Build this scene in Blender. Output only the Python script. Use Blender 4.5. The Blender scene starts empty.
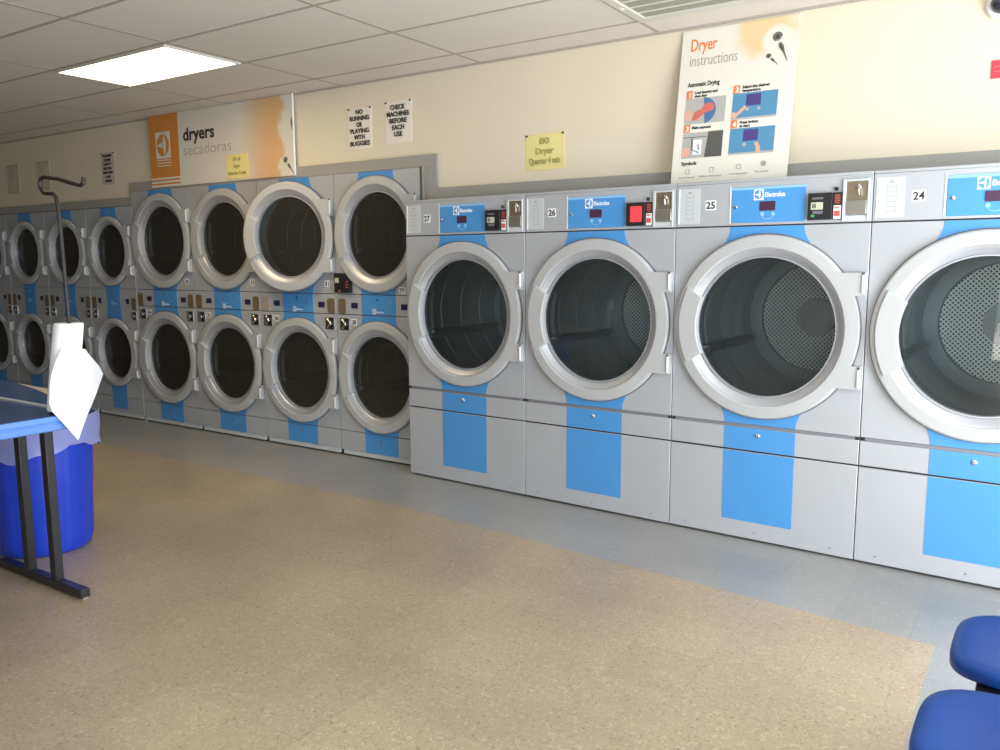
import bpy, bmesh, math, random
from mathutils import Vector, Matrix
PI = math.pi
S = bpy.context.scene
COL = S.collection
random.seed(7)

# ------------------------------------------------------------------ materials
def newmat(name):
    m = bpy.data.materials.new(name); m.use_nodes = True
    nt = m.node_tree; b = nt.nodes['Principled BSDF']
    return m, nt, b
def simple(name, col, rough=.5, metal=0., spec=.5, noise=0., nscale=8., coat=0.):
    m, nt, b = newmat(name)
    b.inputs['Roughness'].default_value = rough
    b.inputs['Metallic'].default_value = metal
    b.inputs['Specular IOR Level'].default_value = spec
    b.inputs['Coat Weight'].default_value = coat
    if noise > 0:
        tc = nt.nodes.new('ShaderNodeTexCoord'); n = nt.nodes.new('ShaderNodeTexNoise')
        n.inputs['Scale'].default_value = nscale; n.inputs['Detail'].default_value = 4
        r = nt.nodes.new('ShaderNodeMapRange')
        r.inputs['To Min'].default_value = 1 - noise; r.inputs['To Max'].default_value = 1 + noise
        mx = nt.nodes.new('ShaderNodeVectorMath'); mx.operation = 'SCALE'
        mx.inputs[0].default_value = col
        nt.links.new(tc.outputs['Object'], n.inputs['Vector']); nt.links.new(n.outputs['Fac'], r.inputs['Value'])
        nt.links.new(r.outputs['Result'], mx.inputs['Scale']); nt.links.new(mx.outputs['Vector'], b.inputs['Base Color'])
    else:
        b.inputs['Base Color'].default_value = (*col, 1)
    return m
def emissive(name, col, strength):
    m, nt, b = newmat(name)
    b.inputs['Base Color'].default_value = (*col, 1)
    b.inputs['Emission Color'].default_value = (*col, 1); b.inputs['Emission Strength'].default_value = strength
    return m
def glass(name, tint, refl_rough=.02, ior=1.5, body=None, bodyfac=0.):
    m, nt, b = newmat(name)
    nt.nodes.remove(b); out = nt.nodes['Material Output']
    t = nt.nodes.new('ShaderNodeBsdfTransparent'); t.inputs['Color'].default_value = (*tint, 1)
    g = nt.nodes.new('ShaderNodeBsdfGlossy'); g.inputs['Roughness'].default_value = refl_rough
    f = nt.nodes.new('ShaderNodeFresnel'); f.inputs['IOR'].default_value = ior
    mx = nt.nodes.new('ShaderNodeMixShader')
    nt.links.new(f.outputs[0], mx.inputs['Fac']); nt.links.new(t.outputs[0], mx.inputs[1]); nt.links.new(g.outputs[0], mx.inputs[2])
    last = mx
    if body:
        d = nt.nodes.new('ShaderNodeBsdfDiffuse'); d.inputs['Color'].default_value = (*body, 1)
        m2 = nt.nodes.new('ShaderNodeMixShader'); m2.inputs['Fac'].default_value = bodyfac
        nt.links.new(mx.outputs[0], m2.inputs[1]); nt.links.new(d.outputs[0], m2.inputs[2]); last = m2
    nt.links.new(last.outputs[0], out.inputs['Surface'])
    return m

M = {}
M['body'] = simple('grey_enamel', (.42, .432, .452), .42, .12, .5, .03, 3)
M['bulk'] = simple('grey_bulkhead_board', (.33, .32, .29), .6, 0, .3, .05, 2)
M['ring'] = simple('door_ring_enamel', (.455, .46, .46), .45, .05)
M['bezel'] = simple('silver_bezel', (.52, .53, .56), .42, .55)
M['gasket'] = simple('grey_gasket', (.14, .14, .15), .7)
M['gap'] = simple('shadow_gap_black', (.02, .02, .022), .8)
M['rail'] = simple('grip_rail_grey', (.24, .24, .27), .45, .3)
M['blue'] = simple('sky_blue_panel', (.070, .275, .60), .4, 0, .5)
M['bluelt'] = simple('pale_blue_print', (.25, .50, .80), .5)
M['white'] = simple('white_print', (.85, .86, .86), .5)
M['black'] = simple('black_plastic', (.018, .018, .02), .35)
M['ink'] = simple('black_ink', (.03, .03, .03), .7)
M['navy'] = simple('navy_display', (.03, .022, .085), .2)
M['maroon'] = simple('dark_red_display', (.07, .03, .06), .2)
M['brown'] = simple('brown_keypad', (.17, .125, .07), .55, .1, .4, .15, 60)
M['taupe'] = simple('worn_keypad', (.36, .29, .24), .6, 0, .4, .2, 90)
M['chrome'] = simple('chrome', (.78, .78, .78), .18, 1)
M['steel'] = simple('brushed_steel', (.55, .53, .48), .32, .9)
M['bronze'] = simple('bronzed_steel', (.36, .29, .20), .38, .8)
M['drum'] = simple('drum_steel', (.40, .43, .44), .42, .55, .5, .05, 5)
M['pin'] = simple('hinge_pin_enamel', (.66, .66, .65), .35)
M['hub'] = simple('drum_hub_steel', (.42, .43, .41), .4, .5)
M['drumrib'] = simple('drum_groove', (.06, .065, .07), .5)
M['glass'] = glass('door_glass', (.70, .76, .77), .015, 1.5, (.30, .33, .34), .035)  # small diffuse share stands in for reflected room light
M['glassdk'] = glass('tinted_door_glass', (.33, .32, .29), .03, 1.5, (.34, .32, .27), .07)  # diffuse share lifts the dark panes in place of the lit room's reflection
M['label'] = simple('label_grey', (.52, .55, .55), .4)
M['labelink'] = simple('label_ink', (.33, .35, .36), .6)
M['lred'] = simple('sticker_red', (.55, .10, .08), .5)
M['redscr'] = emissive('red_lit_screen', (.75, .045, .06), .55)
M['palescr'] = simple('pale_lcd', (.50, .52, .40), .3)
M['green'] = simple('green_button', (.04, .35, .10), .4)
M['board'] = simple('sign_board', (.70, .68, .62), .5)
M['poster'] = simple('poster_board', (.80, .77, .69), .5)
M['orange'] = simple('orange_print', (.62, .24, .045), .5)
M['orangetx'] = simple('orange_text', (.78, .22, .05), .5)
M['greytx'] = simple('grey_text', (.36, .34, .32), .6)
M['ltgreytx'] = simple('light_grey_text', (.42, .38, .33), .6)
M['picblue'] = simple('picture_blue', (.09, .27, .44), .5)
M['picdeep'] = simple('picture_deep_blue', (.08, .17, .35), .5)
M['picviolet'] = simple('picture_violet', (.07, .05, .22), .5)
M['picgrey'] = simple('picture_grey', (.45, .43, .40), .5)
M['picdark'] = simple('picture_dark', (.10, .10, .09), .5)
M['picskin'] = simple('picture_skin', (.72, .42, .30), .5)
M['picred'] = simple('picture_red', (.62, .16, .12), .5)
M['paper'] = simple('white_paper', (.79, .74, .64), .7, 0, .3, .04, 12)
M['wallpaper_note'] = simple('faded_notice_paper', (.56, .50, .40), .7)
M['yellow'] = simple('yellow_paper', (.80, .69, .29), .7, 0, .3, .04, 20)
M['pencil'] = simple('pencil_marks', (.40, .36, .12), .8)
M['redsign'] = simple('red_sign', (.62, .04, .07), .5)
M['cream'] = simple('cream_wall_paint', (.73, .655, .50), .65, 0, .3, .015, 1.2)
M['dull'] = simple('low_bounce_wall', (.24, .20, .16), .7)  # dark tone given to the unseen walls to cut bounced light
M['ceil'] = simple('ceiling_tile', (.70, .66, .60), .85, 0, .2, .02, 40)
M['tbar'] = simple('ceiling_grid_bar', (.40, .36, .31), .6)
M['ventdk'] = simple('grey_backing', (.33, .32, .27), .8)  # even grey behind the vent slats and on one filler board
M['ventw'] = simple('vent_white_metal', (.62, .60, .54), .5)
M['tube'] = simple('black_steel_tube', (.028, .028, .032), .35, .3)
M['tbl'] = simple('blue_laminate', (.035, .085, .26), .22, 0, .6)
M['tbledge'] = simple('blue_edge_moulding', (.11, .25, .66), .25, 0, .6, coat=.3)
M['cream_edge'] = simple('beige_laminate', (.55, .47, .40), .5)
M['can'] = simple('blue_bin_plastic', (.012, .045, .48), .35, 0, .5)
M['liner'] = glass('translucent_bin_liner', (.72, .74, .92), .25, 1.45, (.42, .45, .80), .55)
M['rod'] = simple('dark_bronze_rod', (.035, .030, .028), .45, .4)
M['towel'] = simple('white_towel_paper', (.90, .90, .92), .8, 0, .2)
M['seat'] = simple('royal_blue_seat', (.008, .056, .285), .38, 0, .3)
M['dome'] = simple('smoked_dome', (.03, .03, .05), .08, 0, .8)
M['diffuser'] = emissive('lit_diffuser', (1, .90, .62), 5.0)
M['frameal'] = simple('aluminium_frame', (.45, .45, .44), .4, .7)
M['pane'] = glass('window_pane', (.93, .96, .97), .01, 1.45)
M['pavement'] = simple('outside_pavement', (.45, .45, .44), .8)

# perforated drum back
m, nt, b = newmat('perforated_drum_steel'); M['perf'] = m
tc = nt.nodes.new('ShaderNodeTexCoord'); mp = nt.nodes.new('ShaderNodeMapping'); mp.inputs['Rotation'].default_value = (0, PI/4, 0)
sx = nt.nodes.new('ShaderNodeSeparateXYZ'); cb = nt.nodes.new('ShaderNodeCombineXYZ')
vo = nt.nodes.new('ShaderNodeTexVoronoi'); vo.voronoi_dimensions = '2D'; vo.inputs['Scale'].default_value = 52; vo.inputs['Randomness'].default_value = 0
lt = nt.nodes.new('ShaderNodeMath'); lt.operation = 'LESS_THAN'; lt.inputs[1].default_value = .30
mix = nt.nodes.new('ShaderNodeMix'); mix.data_type = 'RGBA'
mix.inputs['A'].default_value = (.80, .82, .78, 1); mix.inputs['B'].default_value = (.03, .03, .03, 1)
nt.links.new(tc.outputs['Object'], mp.inputs['Vector']); nt.links.new(mp.outputs['Vector'], sx.inputs[0])
nt.links.new(sx.outputs['X'], cb.inputs['X']); nt.links.new(sx.outputs['Z'], cb.inputs['Y'])
nt.links.new(cb.outputs[0], vo.inputs['Vector']); nt.links.new(vo.outputs['Distance'], lt.inputs[0])
nt.links.new(lt.outputs[0], mix.inputs['Factor']); nt.links.new(mix.outputs['Result'], b.inputs['Base Color'])
b.inputs['Metallic'].default_value = .45; b.inputs['Roughness'].default_value = .42

# orange watercolour print for the boards (mask in board coordinates x,z)
def board_mat(name, base, col, xl, xr, wob, seed, soft=.14):
    m, nt, b = newmat(name); L = nt.links.new
    tc = nt.nodes.new('ShaderNodeTexCoord'); sx = nt.nodes.new('ShaderNodeSeparateXYZ'); L(tc.outputs['Object'], sx.inputs[0])
    no = nt.nodes.new('ShaderNodeTexNoise'); no.inputs['Scale'].default_value = 4.5; no.inputs['Detail'].default_value = 3
    ad = nt.nodes.new('ShaderNodeVectorMath'); ad.operation = 'ADD'; ad.inputs[1].default_value = (seed, 0, seed)
    L(tc.outputs['Object'], ad.inputs[0]); L(ad.outputs[0], no.inputs['Vector'])
    w = nt.nodes.new('ShaderNodeMath'); w.operation = 'MULTIPLY_ADD'; w.inputs[1].default_value = wob; w.inputs[2].default_value = -wob/2
    L(no.outputs['Fac'], w.inputs[0])
    xw = nt.nodes.new('ShaderNodeMath'); xw.operation = 'ADD'; L(sx.outputs['X'], xw.inputs[0]); L(w.outputs[0], xw.inputs[1])
    sl = nt.nodes.new('ShaderNodeMapRange'); sl.inputs['From Min'].default_value = xl - soft; sl.inputs['From Max'].default_value = xl + soft; sl.interpolation_type = 'SMOOTHSTEP'
    L(sx.outputs['X'], sl.inputs['Value'])
    sr = nt.nodes.new('ShaderNodeMapRange'); sr.inputs['From Min'].default_value = xr + .02; sr.inputs['From Max'].default_value = xr - .05; sr.interpolation_type = 'SMOOTHSTEP'
    L(xw.outputs[0], sr.inputs['Value'])
    mu = nt.nodes.new('ShaderNodeMath'); mu.operation = 'MULTIPLY'; L(sl.outputs['Result'], mu.inputs[0]); L(sr.outputs['Result'], mu.inputs[1])
    mix = nt.nodes.new('ShaderNodeMix'); mix.data_type = 'RGBA'
    mix.inputs['A'].default_value = (*base, 1); mix.inputs['B'].default_value = (*col, 1)
    L(mu.outputs[0], mix.inputs['Factor']); L(mix.outputs['Result'], b.inputs['Base Color'])
    b.inputs['Roughness'].default_value = .5
    return m, mu, nt
M['signprint'], _, _ = board_mat('watercolour_sign', (.70, .66, .57), (.68, .42, .21), 1.40, 1.76, .46, 3.3, .22)
# poster: soft orange patch in the upper right corner
m, nt, b = newmat('watercolour_poster'); M['posterprint'] = m; L = nt.links.new
tc = nt.nodes.new('ShaderNodeTexCoord'); sb = nt.nodes.new('ShaderNodeVectorMath'); sb.operation = 'SUBTRACT'; sb.inputs[1].default_value = (.47, 0, .83)
sc = nt.nodes.new('ShaderNodeVectorMath'); sc.operation = 'MULTIPLY'; sc.inputs[1].default_value = (1.0, 0, 1.15)
ln = nt.nodes.new('ShaderNodeVectorMath'); ln.operation = 'LENGTH'
no = nt.nodes.new('ShaderNodeTexNoise'); no.inputs['Scale'].default_value = 9
ma = nt.nodes.new('ShaderNodeMath'); ma.operation = 'MULTIPLY_ADD'; ma.inputs[1].default_value = .12
mr = nt.nodes.new('ShaderNodeMapRange'); mr.inputs['From Min'].default_value = .27; mr.inputs['From Max'].default_value = .16; mr.interpolation_type = 'SMOOTHSTEP'
# pale halo of the flower head
s2 = nt.nodes.new('ShaderNodeVectorMath'); s2.operation = 'SUBTRACT'; s2.inputs[1].default_value = (.545, 0, .755)
s3 = nt.nodes.new('ShaderNodeVectorMath'); s3.operation = 'MULTIPLY'; s3.inputs[1].default_value = (1, 0, 1)
l2 = nt.nodes.new('ShaderNodeVectorMath'); l2.operation = 'LENGTH'
m2 = nt.nodes.new('ShaderNodeMapRange'); m2.inputs['From Min'].default_value = .07; m2.inputs['From Max'].default_value = .095
mu = nt.nodes.new('ShaderNodeMath'); mu.operation = 'MULTIPLY'
mix = nt.nodes.new('ShaderNodeMix'); mix.data_type = 'RGBA'; mix.inputs['A'].default_value = (.80, .76, .67, 1); mix.inputs['B'].default_value = (.81, .60, .34, 1)
L(tc.outputs['Object'], sb.inputs[0]); L(sb.outputs[0], sc.inputs[0]); L(sc.outputs[0], ln.inputs[0]); L(tc.outputs['Object'], no.inputs['Vector'])
L(no.outputs['Fac'], ma.inputs[0]); L(ln.outputs['Value'], ma.inputs[2]); L(ma.outputs[0], mr.inputs['Value'])
L(tc.outputs['Object'], s2.inputs[0]); L(s2.outputs[0], s3.inputs[0]); L(s3.outputs[0], l2.inputs[0]); L(l2.outputs['Value'], m2.inputs['Value'])
L(mr.outputs['Result'], mu.inputs[0]); L(m2.outputs['Result'], mu.inputs[1]); L(mu.outputs[0], mix.inputs['Factor']); L(mix.outputs['Result'], b.inputs['Base Color'])
b.inputs['Roughness'].default_value = .5

# floor: tan vinyl tiles inside a grey border
m, nt, b = newmat('vinyl_tile_floor'); M['floor'] = m; L = nt.links.new
def N(t, **k):
    n = nt.nodes.new(t)
    for a, v in k.items(): setattr(n, a, v)
    return n
def MA(op, a, bb=None, c=None):
    n = N('ShaderNodeMath', operation=op)
    for i, v in enumerate((a, bb, c)):
        if v is None: continue
        if isinstance(v, (int, float)): n.inputs[i].default_value = v
        else: L(v, n.inputs[i])
    return n.outputs[0]
tc = N('ShaderNodeTexCoord'); sx = N('ShaderNodeSeparateXYZ'); L(tc.outputs['Object'], sx.inputs[0])
X, Y = sx.outputs['X'], sx.outputs['Y']
edge = MA('MULTIPLY_ADD', MA('MAXIMUM', MA('SUBTRACT', X, .35), 0.0), -.098, -.82)
inx = MA('LESS_THAN', X, 3.478); iny = MA('LESS_THAN', Y, edge)
tan_mask = MA('MULTIPLY', inx, iny)
def noise(scale, det=3, dist=0., stretch=None, off=0):
    n = N('ShaderNodeTexNoise'); n.inputs['Scale'].default_value = scale; n.inputs['Detail'].default_value = det; n.inputs['Distortion'].default_value = dist
    mp = N('ShaderNodeMapping'); mp.inputs['Location'].default_value = (off, off, 0)
    if stretch: mp.inputs['Scale'].default_value = stretch
    L(tc.outputs['Object'], mp.inputs['Vector']); L(mp.outputs['Vector'], n.inputs['Vector'])
    return n.outputs['Fac']
fl1 = noise(55, 2, 1.5); fl2 = noise(85, 2, 1.0, off=9); mott = noise(1.7, 4, off=4); dirt = noise(.8, 5, off=20)
def rng(v, a, bb, c, d):
    n = N('ShaderNodeMapRange'); L(v, n.inputs['Value'])
    for k, q in zip(('From Min', 'From Max', 'To Min', 'To Max'), (a, bb, c, d)): n.inputs[k].default_value = q
    return n.outputs['Result']
# per-tile tone and joints
ts = .3085
tx = MA('DIVIDE', MA('ADD', X, .01), ts); ty = MA('DIVIDE', MA('ADD', Y, 1.13), ts)
cbn = N('ShaderNodeCombineXYZ'); L(MA('FLOOR', tx), cbn.inputs['X']); L(MA('FLOOR', ty), cbn.inputs['Y'])
wn = N('ShaderNodeTexWhiteNoise'); L(cbn.outputs[0], wn.inputs['Vector'])
tile = rng(wn.outputs['Value'], 0, 1, .955, 1.045)
jx = MA('ABSOLUTE', MA('SUBTRACT', MA('FRACT', tx), .5)); jy = MA('ABSOLUTE', MA('SUBTRACT', MA('FRACT', ty), .5))
joint = MA('GREATER_THAN', MA('MAXIMUM', jx, jy), .4955)
jn = MA('MULTIPLY', joint, rng(noise(3, 2, off=31), .35, .65, 0, .55))
tone = MA('MULTIPLY', MA('MULTIPLY', tile, rng(mott, .3, .7, .93, 1.07)), rng(dirt, .3, .7, .92, 1.06))
tone = MA('MULTIPLY', tone, MA('SUBTRACT', 1.0, MA('MULTIPLY', jn, .45)))
def rgbmix(f, a, bb):
    n = N('ShaderNodeMix', data_type='RGBA')
    if isinstance(f, float): n.inputs['Factor'].default_value = f
    else: L(f, n.inputs['Factor'])
    for k, v in (('A', a), ('B', bb)):
        if isinstance(v, tuple): n.inputs[k].default_value = (*v, 1)
        else: L(v, n.inputs[k])
    return n.outputs['Result']
tanc = rgbmix(rng(fl1, .56, .66, 0, .8), (.40, .315, .21), (.52, .44, .32))
tanc = rgbmix(rng(fl2, .60, .68, 0, .75), tanc, (.20, .145, .09))
gryc = rgbmix(rng(fl1, .50, .68, 0, .6), (.305, .298, .285), (.385, .38, .368))
gryc = rgbmix(rng(fl2, .60, .70, 0, .4), gryc, (.20, .20, .20))
basec = rgbmix(tan_mask, gryc, tanc)
vm = N('ShaderNodeVectorMath', operation='SCALE'); L(basec, vm.inputs[0]); L(tone, vm.inputs['Scale'])
L(vm.outputs[0], b.inputs['Base Color'])
L(rng(mott, .3, .7, .30, .42), b.inputs['Roughness']); b.inputs['Specular IOR Level'].default_value = .42
bp = N('ShaderNodeBump'); bp.inputs['Strength'].default_value = .06; bp.inputs['Distance'].default_value = .002
L(noise(12, 3, off=2), bp.inputs['Height']); L(bp.outputs[0], b.inputs['Normal'])

# ------------------------------------------------------------------ mesh builder
class MB:
    def __init__(s): s.v = []; s.f = []; s.fm = []; s.mi = 0
    def add(s, vs, fs):
        o = len(s.v); s.v += [tuple(p) for p in vs]
        for f in fs: s.f.append([i + o for i in f]); s.fm.append(s.mi)
        return s
    def box(s, x0, x1, y0, y1, z0, z1):
        vs = [(x, y, z) for x in (x0, x1) for y in (y0, y1) for z in (z0, z1)]
        return s.add(vs, [(0,1,3,2), (4,6,7,5), (0,4,5,1), (2,3,7,6), (0,2,6,4), (1,5,7,3)])
    def rbox(s, x0, x1, y0, y1, z0, z1, r=.01, n=4):      # rounded in the xz plane
        pts = []
        for cx, cz, a0 in ((x1-r, z1-r, 0), (x0+r, z1-r, PI/2), (x0+r, z0+r, PI), (x1-r, z0+r, 1.5*PI)):
            for i in range(n+1):
                a = a0 + PI/2*i/n; pts.append((cx + r*math.cos(a), cz + r*math.sin(a)))
        return s.prism(pts, y0, y1)
    def prism(s, pts, y0, y1):                              # polygon in x,z extruded along y
        n = len(pts); vs = [(x, y0, z) for x, z in pts] + [(x, y1, z) for x, z in pts]
        return s.add(vs, [list(range(n)), list(range(2*n-1, n-1, -1))] + [(i, i+n, (i+1) % n + n, (i+1) % n) for i in range(n)])
    def prismz(s, pts, z0, z1):
        n = len(pts); vs = [(x, y, z0) for x, y in pts] + [(x, y, z1) for x, y in pts]
        return s.add(vs, [list(range(n-1, -1, -1)), list(range(n, 2*n))] + [(i, (i+1) % n, (i+1) % n + n, i+n) for i in range(n)])
    def lathe(s, prof, cx, cz, n=72, closed=False, cap0=False, cap1=False):   # prof [(r,y)] about an axis along y
        k = len(prof); vs = []
        for r, y in prof:
            for i in range(n):
                a = 2*PI*i/n; vs.append((cx + r*math.cos(a), y, cz + r*math.sin(a)))
        fs = []
        for j in range(k if closed else k-1):
            j2 = (j+1) % k
            for i in range(n):
                i2 = (i+1) % n; fs.append((j*n+i, j*n+i2, j2*n+i2, j2*n+i))
        if cap0: fs.append(list(range(n-1, -1, -1)))
        if cap1: fs.append([(k-1)*n+i for i in range(n)])
        return s.add(vs, fs)
    def lathez(s, prof, cx, cy, n=48, cap0=False, cap1=False, fr=None):   # prof [(r,z)] about vertical axis
        k = len(prof); vs = []
        for r, z in prof:
            for i in range(n):
                a = 2*PI*i/n; rr = r*(fr(a, z) if fr else 1); vs.append((cx + rr*math.cos(a), cy + rr*math.sin(a), z))
        fs = []
        for j in range(k-1):
            for i in range(n):
                i2 = (i+1) % n; fs.append((j*n+i, j*n+i2, (j+1)*n+i2, (j+1)*n+i))
        if cap0: fs.append(list(range(n-1, -1, -1)))
        if cap1: fs.append([(k-1)*n+i for i in range(n)])
        return s.add(vs, fs)
    def plate_hole(s, x0, x1, z0, z1, cx, cz, r, y0, y1, n=72):
        ang = set(2*PI*i/n for i in range(n))
        for X_, Z_ in ((x0, z0), (x1, z0), (x0, z1), (x1, z1)): ang.add(math.atan2(Z_-cz, X_-cx) % (2*PI))
        ang = sorted(ang); out = []; inn = []
        for a in ang:
            c, q = math.cos(a), math.sin(a); t = 1e9
            if c > 1e-9: t = min(t, (x1-cx)/c)
            if c < -1e-9: t = min(t, (x0-cx)/c)
            if q > 1e-9: t = min(t, (z1-cz)/q)
            if q < -1e-9: t = min(t, (z0-cz)/q)
            out.append((cx+t*c, cz+t*q)); inn.append((cx+r*c, cz+r*q))
        k = len(ang); vs = [(x, y0, z) for x, z in out] + [(x, y0, z) for x, z in inn] + [(x, y1, z) for x, z in out] + [(x, y1, z) for x, z in inn]
        fs = []
        for i in range(k):
            j = (i+1) % k
            fs += [(i, i+k, j+k, j), (i+2*k, j+2*k, j+3*k, i+3*k), (i, j, j+2*k, i+2*k), (i+k, i+3*k, j+3*k, j+k)]
        return s.add(vs, fs)
    def tube(s, pts, r, n=10, cap=True):
        pts = [Vector(p) for p in pts]; k = len(pts); vs = []; prev = None
        rs = r if isinstance(r, (list, tuple)) else [r]*k
        for i, p in enumerate(pts):
            d = (pts[min(i+1, k-1)] - pts[max(i-1, 0)]).normalized()
            if prev is None:
                u = Vector((0, 1, 0)) if abs(d.y) < .9 else Vector((1, 0, 0))
            else: u = prev
            u = (u - d*u.dot(d)).normalized(); prev = u; w = d.cross(u)
            for j in range(n):
                a = 2*PI*j/n; vs.append(p + (u*math.cos(a) + w*math.sin(a))*rs[i])
        fs = [(i*n+j, i*n+(j+1) % n, (i+1)*n+(j+1) % n, (i+1)*n+j) for i in range(k-1) for j in range(n)]
        if cap: fs += [list(range(n-1, -1, -1)), [(k-1)*n+j for j in range(n)]]
        return s.add(vs, fs)
    def text(s, body, size, x, z, y, width=None, align='LEFT', thick=.0008, bold=0.):
        cu = bpy.data.curves.new('t', 'FONT'); cu.body = body; cu.size = size; cu.extrude = thick; cu.offset = bold
        cu.align_x = align; cu.resolution_u = 3
        o = bpy.data.objects.new('t', cu); COL.objects.link(o)
        dg = bpy.context.evaluated_depsgraph_get(); me = bpy.data.meshes.new_from_object(o.evaluated_get(dg))
        xs = [v.co.x for v in me.vertices]
        if xs:
            w = max(xs) - min(xs); k = (width/w) if width else 1
            s.add([(x + v.co.x*k, y - thick - v.co.z, z + v.co.y) for v in me.vertices], [list(p.vertices) for p in me.polygons])
        bpy.data.objects.remove(o); bpy.data.curves.remove(cu); bpy.data.meshes.remove(me)
        return s
    def build(s, name, mat, parent=None, smooth=35, loc=None, bevel=0, recalc=True):
        me = bpy.data.meshes.new(name); me.from_pydata(s.v, [], s.f)
        mats = mat if isinstance(mat, (list, tuple)) else [mat]
        for q in mats: me.materials.append(q)
        for p, i in zip(me.polygons, s.fm): p.material_index = min(i, len(mats)-1)
        if recalc:
            bm = bmesh.new(); bm.from_mesh(me); bmesh.ops.recalc_face_normals(bm, faces=bm.faces); bm.to_mesh(me); bm.free()
        if smooth:
            for p in me.polygons: p.use_smooth = True
            me.set_sharp_from_angle(angle=math.radians(smooth))
        me.update()
        o = bpy.data.objects.new(name, me); COL.objects.link(o)
        if parent: o.parent = parent
        if loc: o.location = loc
        if bevel:
            bv = o.modifiers.new('bevel', 'BEVEL'); bv.width = bevel; bv.segments = 2; bv.limit_method = 'ANGLE'; bv.angle_limit = math.radians(50)
        return o
def tag(o, label=None, cat=None, group=None, kind=None):
    if label: o['label'] = label
    if cat: o['category'] = cat
    if group: o['group'] = group
    if kind: o['kind'] = kind
    return o
def struct(o): o['kind'] = 'structure'; return o
def empty(name, loc=(0,0,0), rz=0):
    o = bpy.data.objects.new(name, None); COL.objects.link(o); o.location = loc; o.rotation_euler = (0,0,rz)
    o.empty_display_size = .1
    return o
def copy_tree(o, parent=None):
    c = o.copy(); COL.objects.link(c); c.parent = parent
    for ch in list(o.children): copy_tree(ch, c)
    return c
def find(o, name, nth=0):
    l = [c for c in o.children if c.name.split('.')[0] == name]
    return l[nth]

# ------------------------------------------------------------------ dryer pieces
def emblem(mb_sq, mb_in, x, z, w, h, y):
    """white square, inner disc, white spindle and wedge"""
    mb_sq.prism([(x, z), (x+w, z), (x+w, z+h), (x, z+h)], y-.001, y)
    cx, cz = x+w/2, z+h/2; n = 28
    mb_in.prism([(cx + .42*w*math.cos(2*PI*i/n), cz + .42*h*math.sin(2*PI*i/n)) for i in range(n)], y-.002, y-.0011)
    pts = [(cx + .16*w + .09*w*math.cos(a)*1.0 if False else cx + .10*w + .10*w*math.sin(t*PI), cz - .40*h + .80*h*t) for t in [i/10 for i in range(11)] for a in (0,)]
    pts2 = [(cx + .10*w - .10*w*math.sin(t*PI), cz + .40*h - .80*h*t) for t in [i/10 for i in range(1, 10)]]
    mb_sq.prism(pts + pts2, y-.003, y-.0021)
    mb_sq.prism([(cx+.04*w, cz+.12*h), (cx-.40*w, cz+.012*h), (cx-.40*w, cz-.012*h), (cx+.04*w, cz-.12*h)], y-.003, y-.0021)

def flare(mb, cx, half, zflat, cz, R, hf, y0=-.0025, y1=-.0003):
    """blue field between a flat edge and the door ring, its sides flaring outwards"""
    sg = 1 if zflat > cz else -1
    ri = R - .03
    zr = cz + sg*math.sqrt(max(R*R - hf*hf, 1e-6)) - sg*.012
    left = []
    for i in range(9):
        t = i/8; x = cx - (half + (hf-half)*t**2.0); z = zflat + (zr-zflat)*t
        left.append((x, z))
    a0 = math.atan2(sg*math.sqrt(ri*ri - (hf-.03)**2), -(hf-.03)); a1 = PI - a0 if sg > 0 else -PI - a0
    arc = [(cx + ri*math.cos(a0 + (a1-a0)*i/16), cz + ri*math.sin(a0 + (a1-a0)*i/16)) for i in range(17)]
    right = [(2*cx - x, z) for x, z in reversed(left)]
    mb.prism(left + arc + right, y0, y1)

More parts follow.
